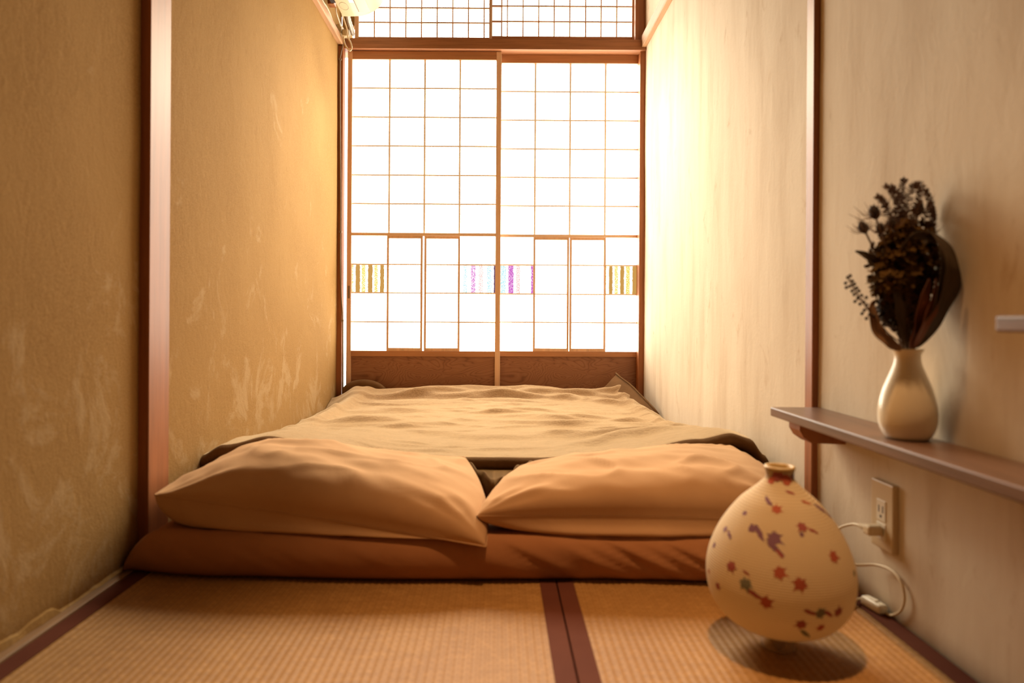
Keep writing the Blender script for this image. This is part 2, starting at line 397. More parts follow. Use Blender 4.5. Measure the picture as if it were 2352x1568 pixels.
# crumbling plaster lip above it
bm = bmesh.new(); A = []
n = 160
for i in range(n+1):
    y = YF+(1.42-YF)*i/n
    hgt = .018+.012*noise.noise(Vector((y*9, 1.3, 0)))+.006*noise.noise(Vector((y*40, 4.3, 0)))
    if y > 1.18: hgt *= .35
    out = .006+.003*noise.noise(Vector((y*25, 7, 0)))
    A.append([bm.verts.new(p) for p in ((XL-.004, y, hgt+.006), (XL+out*.7, y, hgt), (XL+out, y, .0045), (XL-.004, y, .0045))])
for a, b in zip(A, A[1:]):
    for k in range(3): bm.faces.new((a[k], a[k+1], b[k+1], b[k]))
struct(obj('trim_11', bm, M_left, None), 'crumbling plaster edge along the foot of the left wall', 'trim')

# ------------------------------------------------------------------ shoji windows
def pane_obj(parent, x0, x1, z0, z1, y, m, label=None):
    bm = bmesh.new()
    bm.faces.new([bm.verts.new(p) for p in ((x0, y, z0), (x1, y, z0), (x1, y, z1), (x0, y, z1))])
    o = obj('pane', bm, m, parent)
    if label: o['label'] = label
    return o
YEL = (.62,.33,.085,1); YSP = (.92,.72,.10,1); WHT = (4,3.7,3.2,1)
gold = [(0, YSP, .47), (.04, WHT, 1), (.10, YEL, 1), (.23, WHT, 1), (.27, YSP, .50), (.38, WHT, 1), (.45, YEL, 1), (.58, WHT, 1), (.63, YSP, .50), (.73, WHT, 1), (.79, YEL, 1), (.91, WHT, 1)]
gold2 = [(0, YSP, .47), (.03, WHT, 1), (.11, YEL, 1), (.23, WHT, 1), (.29, YSP, .50), (.40, WHT, 1), (.47, YEL, 1), (.60, WHT, 1), (.66, YSP, .52), (.78, WHT, 1), (.86, YEL, 1)]
CYA = (.42,.80,.88,1); MAG = (.62,.12,.58,1); PNK = (.92,.55,.55,1); PUR = (.16,.08,.14,1)
viol = [(0, WHT, 1), (.09, CYA, .46), (.20, WHT, 1), (.31, MAG, .48), (.44, WHT, 1), (.53, PNK, .47), (.66, WHT, 1), (.76, CYA, .47), (.90, WHT, 1), (.955, PUR, 1)]
viol2 = [(0, CYA, .48), (.17, WHT, 1), (.24, MAG, .53), (.40, WHT, 1), (.48, PNK, .49), (.60, WHT, 1), (.76, CYA, .36), (.86, WHT, 1), (.93, MAG, .53)]
M_g1, M_g2 = striped('gold_striped_paper', gold, 0, 1, 1), striped('gold_striped_paper_b', gold2, 0, 1, 1)
M_v1, M_v2 = striped('violet_striped_paper', viol, 0, 1, 1), striped('violet_striped_paper_b', viol2, 0, 1, 1)

def shoji(name, label, d, L, Rr, stl, str_, top, vx, rows, mid, low, sash, bot, special, pull=False):
    """all numbers but d are pixels of the photograph read on the panel's plane"""
    cxp = (L+Rr)/2
    X = lambda p: P(p, 470, d).x
    Z = lambda p: P(cxp, p, d).z
    t = thing(name, label, 'window'); t['kind'] = 'structure'
    t.location = (X(cxp), d, 0)
    inv = Matrix.Translation(-t.location)
    made = []
    def add(o):
        made.append(o); return o
    dep = .032
    zbot = .013
    add(boxo('stile', M_shz, t, X(L), X(stl), d, d+dep, zbot, Z(top[0]), .001))
    add(boxo('stile', M_shz, t, X(str_), X(Rr), d, d+dep, zbot, Z(top[0]), .001))
    xa, xb = X(stl), X(str_)
    add(boxo('top_rail', M_shx, t, xa, xb, d+.001, d+dep-.001, Z(top[1]), Z(top[0]), .001))
    add(boxo('middle_rail', M_glare_rail, t, xa, xb, d+.001, d+dep-.001, Z(mid[1]), Z(mid[0]), .001))
    add(boxo('bottom_rail', M_shx, t, xa, xb, d+.001, d+dep-.001, Z(bot[1]), Z(bot[0]), .001))
    add(boxo('panel_board', M_board, t, xa, xb, d+.010, d+.020, zbot, Z(bot[1])))
    add(boxo('foot_rail', M_shx, t, xa, xb, d+.001, d+dep-.001, zbot, zbot+.035, .001))
    mw = .0041; yp = d+.019; ym0, ym1 = d+.008, d+.0185
    for v in vx: add(boxo('muntin', M_munt, t, X(v)-mw, X(v)+mw, ym0, ym1, Z(mid[0]), Z(top[1])))
    for r in rows: add(boxo('muntin', M_munt, t, xa, xb, ym0+.0005, ym1, Z(r)-mw*.8, Z(r)+mw*.8))
    xs = [xa]+[X(v) for v in vx]+[xb]; zs = [Z(top[1])]+[Z(r) for r in rows]+[Z(mid[0])]
    for zt_, z_ in zip(zs, zs[1:]):
        for a, b in zip(xs, xs[1:]): add(pane_obj(t, a, b, z_, zt_, yp, M_paper))
    # lower section: fixed side columns and two little sliding sashes
    zs = [Z(mid[1])]+[Z(r) for r in low]+[Z(bot[0])]
    cols = [(xa, X(sash[0]), 0), (X(sash[3]), xb, 3)]
    for a, b, ci in cols:
        for r in low: add(boxo('muntin', M_munt, t, a, b, ym0, ym1, Z(r)-mw*.8, Z(r)+mw*.8))
        for ri, (zt_, z_) in enumerate(zip(zs, zs[1:])):
            m, l = special.get((ci, ri), (M_paper, None)); add(pane_obj(t, a, b, z_, zt_, yp, m, l))
    for (s0, s1, off) in ((sash[0], sash[1], 0), (sash[2], sash[3], .004)):
        a, b = X(s0), X(s1); y0 = d+.004+off; sw = .0095
        z1, z0 = Z(mid[1]), Z(bot[0])
        fr = bmesh.new()
        box(fr, a, a+sw, y0, y0+.014, z0, z1); box(fr, b-sw, b, y0, y0+.014, z0, z1)
        box(fr, a+sw, b-sw, y0, y0+.014, z1-.012, z1); box(fr, a+sw, b-sw, y0, y0+.014, z0, z0+.014)
        sf = add(obj('sash', fr, M_shz, t))
        zz = [z1-.012]+[Z(r) for r in low]+[z0+.014]
        for r in low:
            q = add(boxo('muntin', M_munt, sf, a+sw, b-sw, y0+.003, y0+.0125, Z(r)-mw*.7, Z(r)+mw*.7))
        for zt_, z_ in zip(zz, zz[1:]): add(pane_obj(sf, a+sw, b-sw, z_, zt_, y0+.013, M_paper))
    if pull:
        a = X((L+stl)/2); z0, z1 = Z(686), Z(657)
        add(boxo('finger_pull', M_metal, t, a-.005, a+.005, d-.0008, d+.004, z0, z1, .0005))
    for o in made:
        if o.parent is t: o.data.transform(inv)
        else: o.data.transform(inv)
    return t
D1, D2 = 3.245, 3.283
shoji('window_1', 'left sliding shoji window with gold and violet paper squares and cedar foot panel', D1, 797, 1150, 807.5, 1138.5,
      (117.5, 136.5), (893, 974, 1055), (201.5, 268, 334.5, 401.5, 467.5), (534.5, 541.5), (607, 672.5, 739.5), (889, 971, 975, 1057), (806, 818.5),
      {(0, 1): (M_g1, 'gold striped paper square'), (3, 1): (M_v1, 'violet and pale blue striped paper square')}, True)
shoji('window_2', 'right sliding shoji window, set one track behind the left, touching pale wall', D2, 1143, 1473, 1150.5, 1465,
      (124, 145), (1228.5, 1309, 1390), (209.5, 275.5, 341.5, 407, 472.5), (538.5, 545), (608.5, 675.5, 740.5), (1226, 1308, 1310, 1393), (807, 819),
      {(0, 1): (M_v2, 'violet and pink striped paper square'), (3, 1): (M_g2, 'gold striped paper square')})

def ranma(name, label, d, L, Rr, sl, sr, vx, rows, bot, paper_cols):
    cxp = (L+Rr)/2
    X = lambda p: P(p, 45, d).x
    Z = lambda p: P(cxp, p, d).z
    t = thing(name, label, 'window'); t['kind'] = 'structure'; t.location = (X(cxp), d, Z(bot[1])); inv = Matrix.Translation(-t.location)
    made = []; zt_ = 2.255
    made.append(boxo('stile', M_shz, t, X(L), X(sl), d, d+.022, Z(bot[1]), zt_, .0008))
    made.append(boxo('stile', M_shz, t, X(sr), X(Rr), d, d+.022, Z(bot[1]), zt_, .0008))
    made.append(boxo('bottom_rail', M_shx, t, X(sl), X(sr), d+.0005, d+.0215, Z(bot[1]), Z(bot[0]), .0008))
    made.append(boxo('top_rail', M_shx, t, X(sl), X(sr), d+.0005, d+.0215, zt_-.03, zt_, .0008))
    step = (rows[0]-rows[1])*d/F
    zr = [Z(rows[0])+i*step for i in range(8) if Z(rows[0])+i*step < zt_-.05]
    for v in vx: made.append(boxo('muntin', M_shz, t, X(v)-.003, X(v)+.003, d+.005, d+.014, Z(bot[0]), zt_-.03))
    for z in zr: made.append(boxo('muntin', M_shx, t, X(sl), X(sr), d+.0055, d+.014, z-.0029, z+.0029))
    xs = [X(sl)]+[X(v) for v in vx]+[X(sr)]; zs = [Z(bot[0])]+zr+[zt_-.03]
    for i, (a, b) in enumerate(zip(xs, xs[1:])):
        for z0, z1 in zip(zs, zs[1:]): made.append(pane_obj(t, a, b, z0, z1, d+.0145, paper_cols.get(i, M_ranma_paper)))
    for o in made: o.data.transform(inv)
    return t
D3, D4 = 3.268, 3.292
ranma('window_3', 'left lattice transom window of small paper squares beside air conditioner', D3, 815, 1130.5, 824, 1123.5,
      (859.5, 895.5, 932, 968, 1004, 1040, 1076, 1112), (50.5, 16.5), (85, 89.5), {})
ranma('window_4', 'right lattice transom window of small paper squares beside pale wall rail', D4, 1124, 1459.5, 1130.5, 1452,
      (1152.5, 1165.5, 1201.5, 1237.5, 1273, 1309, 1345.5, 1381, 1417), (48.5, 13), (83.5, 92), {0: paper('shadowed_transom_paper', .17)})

# ------------------------------------------------------------------ tatami mats
def mat_thing(x0, x1, label, flip):
    t = thing('tatami_mat', label, 'tatami', 'tatami mats in front of the bed')
    y0, y1 = -.38, 1.468; bw = .032; pitch = .013
    t.location = ((x0+x1)/2, (y0+y1)/2, -.05); inv = Matrix.Translation(-t.location)
    a, b = x0+bw-.001, x1-bw+.001
    bm = bmesh.new(); n = int((b-a)/pitch*6); top = []
    for i in range(n+1):
        x = a+(b-a)*i/n
        s = abs(math.sin(math.pi*(x-a)/pitch))
        top.append(( x, -.0019+.0019*s**.6))
    rows = [[bm.verts.new((x, y, z)) for x, z in top] for y in (y0, y1)]
    for i in range(n): bm.faces.new((rows[0][i], rows[0][i+1], rows[1][i+1], rows[1][i]))
    o1 = obj('rush_surface', bm, M_tatami, t, True)
    o2 = boxo('core', M_tatami, t, x0+.001, x1-.001, y0, y1, -.05, -.004)
    o3 = boxo('cloth_border', M_heri, t, x0, x0+bw, y0, y1, -.045, .0012, .001)
    o4 = boxo('cloth_border', M_heri, t, x1-bw, x1, y0, y1, -.045, .0012, .001)
    for o in (o1, o2, o3, o4): o.data.transform(inv)
mat_thing(-.7345, .1155, 'wider tatami mat with dark cloth borders by the ochre wall', 0)
mat_thing(.1180, .6890, 'narrower tatami mat with the round paper lamp on it', 1)

# ------------------------------------------------------------------ bedding
def futon():
    """swept rounded slab with sagging corners and cloth wrinkles"""
    bm = bmesh.new(); yf, yb, T = 1.325, 3.19, .090
    x0, x1 = XL+.006, XR-.006; nx, ns = 230, 44
    rings = []
    for i in range(nx+1):
        u = i/nx; x = lerp(x0, x1, u)
        e = max(0, min((x-x0)/.11, 1)); s = (1-(1-e)**2.4)**.6*.86+.14 if e < 1 else 1
        e2 = max(0, min((x1-x)/.07, 1)); s2 = (1-(1-e2)**2.2)**.6*.75+.25 if e2 < 1 else 1
        s *= s2
        tf = yf+.05*max(0, 1-(x-x0)/.20)**1.6+.008*noise.noise(Vector((x*3, 0, 2)))+.006*math.sin(x*9)
        ring = []
        prof = []
        for k in range(ns):                       # section in (depth from front, height), counter-clockwise from bottom front
            q = k/(ns-1)
            if q < .45:                           # front nose, from the floor round to the top
                a = lerp(-.5, .5, q/.45)*math.pi
                rr = .042
                prof.append((rr-rr*math.cos(a)**.8 if math.cos(a) > 0 else rr, .5+.5*math.sin(a)))
            else:
                g = (q-.45)/.55
                prof.append((.042+(yb-yf-.05)*g**1.9, 1.0))
        for k, (dy, hz) in enumerate(prof):
            y = tf+dy; z = T*s*hz
            q = k/(ns-1)
            front = math.exp(-(dy/.06)**2)
            # oblique wrinkles along the nose
            wr = .0
            wv = noise.noise(Vector((x*16+z*30, z*6, 3.0)))*.5+noise.noise(Vector((x*34+z*70, 1.0, 5.0)))*.35
            dens = .35+.9*smooth(-.10, .12, x)*(1-smooth(.42, .7, x))
            wr = .012*wv*dens*max(0, math.sin(math.pi*min(1, hz)))**.5 if 0 < hz < 1 else 0
            y += wr*front*1.2
            if hz > .35: z += (.009*wv*dens*front+.004*noise.noise(Vector((x*5, y*5, 1))))*smooth(.35, .8, hz)*s
            if hz >= 1.0: z += .003*math.sin(3*x)
            ring.append(bm.verts.new((x, y, max(z, .0015))))
        ring.append(bm.verts.new((x, yb, .0015)))
        rings.append(ring)
    m = len(rings[0])
    for A, B in zip(rings, rings[1:]):
        for k in range(m-1): bm.faces.new((A[k], B[k], B[k+1], A[k+1]))
        bm.faces.new((A[m-1], B[m-1], B[0], A[0]))
    bm.faces.new(rings[0]); bm.faces.new(list(reversed(rings[-1])))
    bmesh.ops.recalc_face_normals(bm, faces=bm.faces[:])
    # sunk seam running along the front nose
    return obj('futon_mattress', bm, M_sheet, None, True)
tag(futon(), 'thin brown-sheeted futon mattress on the mats under both pillows', 'mattress')

FRONT = [(-.76, .165), (-.706, .190), (-.60, .210), (-.48, .185), (-.30, .152), (0, .140), (.10, .142), (.25, .156), (.385, .180), (.52, .208), (.60, .2235), (.645, .215), (.672, .180), (.70, .125)]
EDGE = [(-.76, 1.76), (-.5, 1.80), (-.2, 1.86), (.0, 1.875), (.2, 1.85), (.4, 1.81), (.6, 1.775), (.7, 1.72)]
rnd = random.Random(12)
FOLDS = []
for i in range(40):
    y0 = rnd.uniform(1.95, 3.05); xc = rnd.uniform(-.65, .65)
    FOLDS.append((xc, y0, rnd.uniform(.12, .42), rnd.uniform(.014, .034), rnd.uniform(-.22, .22), rnd.uniform(.003, .0075), rnd.uniform(0, 6)))
for i in range(70):
    FOLDS.append((rnd.uniform(-.7, .65), rnd.uniform(1.88, 3.1), rnd.uniform(.06, .22), rnd.uniform(.007, .015), rnd.uniform(-.3, .3), rnd.uniform(.0016, .0034), rnd.uniform(0, 6)))
FOLDS += [(-.45, 2.30, .16, .05, .05, .018, 1.0), (.42, 2.02, .20, .035, .16, .014, 2.0), (.48, 2.25, .20, .04, -.25, .013, .5), (.30, 2.45, .24, .03, -.2, .010, .5),
          (-.35, 3.06, .28, .022, .10, .016, .5), (.02, 3.03, .30, .022, -.06, .018, 2), (.30, 3.08, .30, .024, .12, .018, 4), (-.10, 2.92, .35, .03, .18, .013, 1), (.45, 2.92, .2, .03, -.5, .014, 3),
          (-.02, 3.13, .5, .03, .02, .014, 3)]
def fold_sum(x, y):
    z = 0
    for xc, y0, L, wd, sl, am, ph in FOLDS:
        dx = x-xc
        if abs(dx) > L*2.2: continue
        dy = y-(y0+sl*dx+.012*math.sin(dx*14+ph))
        if abs(dy) > wd*4: continue
        z += 1.5*am*math.exp(-(dx/L)**2)*math.exp(-(dy/wd)**2)
    # long folds by the walls
    for xc, L, am, wv in ((-.66, .03, .016, .03), (-.58, .025, .012, -.04), (.60, .03, .012, -.05), (.53, .02, .008, .04)):
        d = x-(xc+wv*math.sin((y-1.9)*2.2))
        z += am*math.exp(-(d/L)**2)*smooth(2.0, 2.4, y)
    return z
def blanket_z(x, y):
    f = sinterp(FRONT, x)
    mid = .150+.010*math.cos(x*2.2)
    k = smooth(1.80, 2.35, y)
    z = lerp(f, mid, k)
    z += .034*smooth(2.98, 3.12, y)*(1+.3*noise.noise(Vector((x*4, 0, 6))))
    z -= .060*smooth(3.16, 3.225, y)
    z -= .055*smooth(.600, .686, x)*smooth(1.9, 2.2, y)
    z -= .030*smooth(.66, .757, -x)*smooth(1.9, 2.2, y)
    z += fold_sum(x, y)*(.4+.6*smooth(1.8, 2.0, y))
    z += .007*noise.noise(Vector((x*4, y*5, 9)))+.003*noise.noise(Vector((x*11, y*19, 2)))
    return max(z, .098)
def blanket():
    bm = bmesh.new(); nx, ny = 240, 190; x0, x1 = XL+.0035, XR-.0035
    rings = []
    lipn = 10
    for i in range(nx+1):
        x = lerp(x0, x1, i/nx); ye = sinterp(EDGE, x); ring = []
        for j in range(ny+1):
            y = lerp(3.228, ye, (j/ny))
            ring.append(bm.verts.new((x, y, blanket_z(x, y))))
        ze = blanket_z(x, ye); r = .0195+.002*noise.noise(Vector((x*20, 3, 3)))+.0016*noise.noise(Vector((x*160, 1, 3)))
        for k in range(1, lipn+1):
            a = math.pi*k/lipn
            ring.append(bm.verts.new((x, ye-r*math.sin(a)*1.25, ze-r*(1-math.cos(a)))))
        for k in range(1, 6):                      # the underside runs back into the dark
            yy = ye+k*.05
            ring.append(bm.verts.new((x, yy, max(.0955, min(blanket_z(x, yy)-.012, ze-2*r+.004*k)))))
        rings.append(ring)
    m = len(rings[0])
    for A, B in zip(rings, rings[1:]):
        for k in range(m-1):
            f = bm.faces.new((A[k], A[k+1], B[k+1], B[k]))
            if k >= ny+1: f.material_index = 1        # shaggy reverse from the rolled hem on, hem shade put into its colour
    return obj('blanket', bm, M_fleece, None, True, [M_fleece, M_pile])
bl = tag(blanket(), 'brown fleece blanket spread over the bed up to the shoji', 'blanket')
# its turned-up corner against the right foot panel, and the roll at the left corner
def flap(name, pts3, thick, label):
    """pts3: rows of points (grid) -> solid cloth patch"""
    bm = bmesh.new(); V = [[bm.verts.new(p) for p in row] for row in pts3]
    for a, b in zip(V, V[1:]):
        for k in range(len(a)-1): bm.faces.new((a[k], a[k+1], b[k+1], b[k]))
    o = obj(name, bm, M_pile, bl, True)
    md = o.modifiers.new('thickness', 'SOLIDIFY'); md.thickness = thick; md.offset = 0
    sd = o.modifiers.new('round', 'SUBSURF'); sd.levels = sd.render_levels = 1
    if label: o['label'] = label
    return o
tip = P(1418, 858, 3.215); lft = P(1372, 899, 3.17); rgt = P(1512, 952, 2.86)
rows = []
nn = 9
for j in range(nn):
    v = j/(nn-1)
    a = lft.lerp(tip, v)
    inner = P(1470, 985, 2.83)
    b_ = inner.lerp(rgt, v)
    row = []
    for i in range(10):
        u = i/9; p = a.lerp(b_, u)
        p = p+Vector((.004*math.sin(v*5+u*3), -.010*math.sin(math.pi*v)*(1-u), .010*math.sin(math.pi*u)*v+.004*noise.noise(Vector((u*4, v*4, 1)))))
        row.append((min(p.x, XR-.006), p.y, p.z))
    rows.append(row)
flap('blanket_corner', rows, .007, 'turned-up darker blanket corner against the foot panel')
# hem stitching along the free edge of the corner
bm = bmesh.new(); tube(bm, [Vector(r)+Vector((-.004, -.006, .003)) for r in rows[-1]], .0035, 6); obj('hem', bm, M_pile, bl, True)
rows = []
for j in range(9):
    v = j/8; x = lerp(P(787, 893, 3.19).x, P(886, 900, 3.19).x, v); hgt = .042*math.sin(math.pi*min(1, v*1.02))**.55
    rows.append([(x, 3.19+.018*math.cos(a), .190+hgt*max(0, math.sin(a))-.03*(math.sin(a) <= 0.01)) for a in [math.pi*(1-k/8) for k in range(9)]])
flap('blanket_roll', rows, .006, 'rolled darker blanket edge by the left shoji')

# quilt below the blanket, ruffled front edge seen between the pillows
def quilt():
    bm = bmesh.new(); nx = 300; rings = []
    for i in range(nx+1):
        x = lerp(-.60, .58, i/nx); w_ = noise.noise(Vector((x*30, 0, 4)))*.016+.009*math.sin(x*150)+.008*noise.noise(Vector((x*80, 2, 4)))
        y0 = 1.80+w_-.21*math.exp(-((x+.002)/.055)**2)
        fr = lambda h: .013*math.sin(x*170+h*40+3*noise.noise(Vector((x*12, h*20, 1))))*(.4+.6*abs(noise.noise(Vector((x*25, 3, h*9)))))
        ring = [(x, y0+.45, .094), (x, y0+.03, .0935)]
        ring += [(x, y0+fr(h)-.012*math.sin(h*3.14),   .094+.050*h) for h in (0, .2, .4, .6, .8, 1)]
        ring += [(x, y0+.012, .142+.004*math.sin(x*170)), (x, y0+.05, .112), (x, y0+.45, .108)]
        rings.append([bm.verts.new(p) for p in ring])
    m = len(rings[0])
    for A, B in zip(rings, rings[1:]):
        for k in range(m): bm.faces.new((A[k], A[(k+1) % m], B[(k+1) % m], B[k]))
    bm.faces.new(list(reversed(rings[0]))); bm.faces.new(rings[-1])
    return obj('quilt', bm, M_duvet, None, True)
tag(quilt(), 'dark ruffled quilt edge below the blanket, between the pillows', 'quilt')

def futon_top(x, y):
    d = y-1.325
    return .086 if d > .045 else .086*math.sqrt(max(0, 1-((.045-d)/.045)**2))
def pillow(corners, hpts, seed, label, fr_drop):
    """corners FL FR BL BR; hpts = crest height along the length"""
    FL, FR, BL, BR = [Vector(c) for c in corners]
    t = thing('pillow', label, 'pillow', 'tan pillows on the futon')
    c0 = (FL+FR+BL+BR)/4; t.location = (c0.x, c0.y, .086); inv = Matrix.Translation(-t.location)
    nu, nv = 90, 56
    def pt(u, v, top):
        s, q = (u+1)/2, (v+1)/2
        c = FL.lerp(FR, s).lerp(BL.lerp(BR, s), q)
        # edges bow inwards between the corners
        bowv = .020*(1-u*u)*(abs(v)**3)*(-1 if v > 0 else 1)*.6
        bowu = (.010 if u < 0 and not fr_drop else .024)*(1-v*v)*(abs(u)**3)*(1 if u > 0 else -1)
        c = c+Vector((bowu, bowv, 0))
        e = ((1-abs(u)**2.6)*(1-abs(v)**2.2))
        e = max(0, e)
        body = e**.42
        crest = interp(hpts, s)
        mid = c.z
        wr = noise.noise(Vector((c.x*7+seed, c.y*13, seed)))*.007+noise.noise(Vector((c.x*15+seed, c.y*26+c.x*9, seed+4)))*.005+(1-abs(noise.noise(Vector((c.x*6+c.y*5+seed, c.y*9-c.x*3, seed+8)))))**6*.008
        # creases running in from the corners
        for (cu, cv) in ((-1,-1),(1,-1),(-1,1),(1,1)):
            dx, dy = u-cu, v-cv; rr = math.hypot(dx, dy); an = math.atan2(dy, dx)
            wr += .0045*math.sin(an*13+seed)*math.exp(-((rr-.28)/.22)**2)
        if top:
            z = mid+(crest-mid)*body+wr*body
            # fuller front shoulder
            y = c.y-.035*body*(1-q)*smooth(0, .5, 1-q); z += .010*body*(.6-q)
        else:
            g = futon_top(c.x, c.y)
            eb = max(0, (1-abs(u)**(9 if u < 0 and fr_drop else 2.6))*(1-abs(v)**2.2))
            z = mid-(mid-.084)*min(1, 1.25*eb**.30)+wr*body*.3
            z = max(z, g+.0012) if c.y > 1.35 else z
            y = c.y-.048*math.sin(math.pi*min(1, e*1.1))*(1-q)**2
        return Vector((c.x, y, z))
    bm = bmesh.new(); T, B = {}, {}
    for i in range(nu+1):
        for j in range(nv+1):
            a, b = -1+2*i/nu, -1+2*j/nv
            u = math.copysign(1-(1-abs(a))**1.45, a); v = math.copysign(1-(1-abs(b))**1.45, b)
            T[i, j] = bm.verts.new(pt(u, v, True))
            B[i, j] = T[i, j] if i in (0, nu) or j in (0, nv) else bm.verts.new(pt(u, v, False))
    for i in range(nu):
        for j in range(nv):
            bm.faces.new((T[i,j], T[i+1,j], T[i+1,j+1], T[i,j+1]))
            f = (B[i,j], B[i,j+1], B[i+1,j+1], B[i+1,j])
            bm.faces.new(f)
    seam = [T[i, 0].co.copy() for i in range(nu+1)]+[T[nu, j].co.copy() for j in range(1, nv+1)]+[T[i, nv].co.copy() for i in range(nu-1, -1, -1)]+[T[0, j].co.copy() for j in range(nv-1, 0, -1)]
    o = obj('pillowcase', bm, M_case, t, True); o.data.transform(inv)
    bm = bmesh.new(); tube(bm, seam+[seam[0]], .0016, 5, False); s = obj('seam', bm, M_case, t, True); s.data.transform(inv)
    return t
pillow([(-.690, 1.375, .158), (-.022, 1.308, .080), (-.690, 1.80, .140), (-.085, 1.735, .166)],
       [(0, .172), (.08, .202), (.17, .224), (.27, .235), (.45, .223), (.6, .209), (.85, .194), (1, .188)], 1.7, 'tan pillow nearer the ochre wall, its front corner drooping over the futon', 1)
pillow([(-.040, 1.345, .128), (.595, 1.335, .126), (.055, 1.72, .145), (.598, 1.78, .196)],
       [(0, .185), (.2, .198), (.5, .206), (.8, .220), (1, .225)], 6.3, 'tan pillow behind the round paper lamp, nearer the pale wall', 0)

# ------------------------------------------------------------------ paper lamp
LX, LY = .447, 1.082
k_ = 1.082/F
LP = [(1068,33),(1076,34),(1085,32.5),(1095,35),(1106,46),(1120,62),(1135,81),(1150,97),(1180,122),(1210,142),(1240,157),(1270,167.5),(1300,172.5),(1330,171.5),(1360,165),(1386,151),(1405,134),(1420,113),(1431,86),(1438,54)]
LPR = [(px*k_*.93, H-(py-735)*k_) for py, px in LP][::-1]      # bottom to top
LPR = [(r, z) for r, z in LPR]
def lamp_r(z):
    return interp([(z_, r) for r, z_ in LPR], z)
lamp = thing('paper_lamp', 'round ribbed paper lamp with red and violet maple leaves on the mat', 'lamp'); lamp.location = (LX, LY, 0)
fine = []
zlo, zhi = LPR[0][1], LPR[-1][1]
pp = spline([(r, 0, z) for r, z in LPR], 6)
bm = bmesh.new(); rings = lathe(bm, [(p.x, p.z) for p in pp], (0, 0), 96)
obj('shade', bm, M_washi, lamp, True)
M_rim = mat('gilt_rim', (.50,.33,.13,1), .45)
bm = bmesh.new(); rr = LPR[-1][0]; zt_ = zhi
lathe(bm, [(rr+.0012, zt_-.004), (rr+.0022, zt_-.001), (rr+.0014, zt_+.002), (rr-.003, zt_+.002), (rr-.004, zt_-.004), (rr-.004, zt_-.02)], (0, 0), 48); obj('rim', bm, M_rim, lamp, True)
zb0 = zlo
bm = bmesh.new(); lathe(bm, [(.027, zb0+.001), (.027, .0015), (.026, .0003), (.022, .0003), (.021, .0015), (.021, zb0+.001)], (0, 0), 40)
M_foot = mat('clear_foot', (.92,.82,.66,1), .15); bsdf(M_foot).inputs['Transmission Weight'].default_value = .85
obj('foot_ring', bm, M_foot, lamp, True)
bm = bmesh.new(); lathe(bm, [(.001, zb0+.003), (LPR[0][0]-.001, zb0+.002)], (0, 0), 40); obj('base_plate', bm, M_ivory, lamp, True)
bm = bmesh.new(); lathe(bm, [(.002, .05), (.017, .05), (.018, .09), (.018, .10), (.002, .101)], (0, 0), 20); obj('bulb_socket', bm, M_ivory, lamp, True)
# leaf prints
LC = {'r': mat('print_red', (.42,.085,.035,1), .8), 'p': mat('print_violet', (.20,.085,.13,1), .8), 'g': mat('print_sage', (.17,.16,.10,1), .8), 'm': mat('print_plum', (.33,.075,.06,1), .8)}
def surf(phi, z):
    z = min(max(z, zlo+.001), zhi-.002); r = lamp_r(z)+.0007
    return Vector((r*math.cos(phi), r*math.sin(phi), z))
def hit(px, py):
    d = (P(px, py, 1.0)-Vector((0, 0, H))).normalized(); o = Vector((0, 0, H))
    for s in range(800, 1400):
        p = o+d*(s*.001)
        if zlo < p.z < zhi and math.hypot(p.x-LX, p.y-LY) <= lamp_r(p.z):
            return math.atan2(p.y-LY, p.x-LX), p.z
    return None
def star(rot, size, kind, rs):
    out = []
    if kind == 'leaf':
        lobes = [(0, 1.0), (48, .86), (-48, .86), (98, .66), (-98, .66), (145, .42), (-145, .42)]
        ang = sorted([(a, l) for a, l in lobes])
        for i, (a, l) in enumerate(ang):
            nx_ = ang[(i+1) % len(ang)][0]; nx_ = nx_ if nx_ > a else nx_+360
            for da, fl in ((-9, .62), (0, 1.0), (9, .62)): out.append((a+da, l*fl))
            out.append(((a+nx_)/2, .54))
    elif kind == 'blob':
        for i in range(14): out.append((i*360/14, .62+.38*rs.random()))
    elif kind == 'stem':
        for i in range(18):
            a = i*20; out.append((a, (1/math.sqrt(math.cos(R(a))**2+(math.sin(R(a))/.26)**2))*(.8+.4*rs.random())))
    return [(size*l*math.cos(R(a)+rot), size*l*math.sin(R(a)+rot)) for a, l in out]
PR = [(600,205,52,'m','blob'),(655,235,44,'r','blob'),(700,215,40,'p','leaf'),(560,240,30,'r','blob'),(680,320,40,'m','stem'),(585,435,62,'r','leaf'),(540,380,50,'p','stem'),(380,455,36,'p','leaf'),(780,385,44,'r','stem'),(885,430,70,'p','stem'),(935,470,50,'p','stem'),
      (255,560,40,'p','leaf'),(280,605,44,'p','stem'),(178,672,26,'p','blob'),(565,620,88,'p','leaf'),(475,585,66,'p','stem'),(432,560,36,'p','blob'),(580,690,66,'p','stem'),(610,725,44,'m','stem'),(765,545,62,'m','leaf'),(830,575,40,'m','stem'),(758,600,20,'p','blob'),
      (962,745,72,'r','leaf'),(290,805,70,'m','leaf'),(385,920,78,'g','leaf'),(390,855,30,'m','stem'),(445,1000,60,'m','stem'),(602,850,74,'r','leaf'),(755,925,80,'r','leaf'),(200,950,48,'m','leaf'),(512,1055,76,'r','leaf'),(875,1125,68,'g','leaf'),(810,1118,50,'m','stem'),
      (1000,1125,66,'m','leaf'),(940,1130,46,'m','stem'),(765,1200,68,'m','leaf'),(890,1220,54,'r','leaf'),(782,1262,64,'g','stem'),(1105,855,40,'g','leaf'),(142,840,34,'r','leaf')]
rs = random.Random(4)
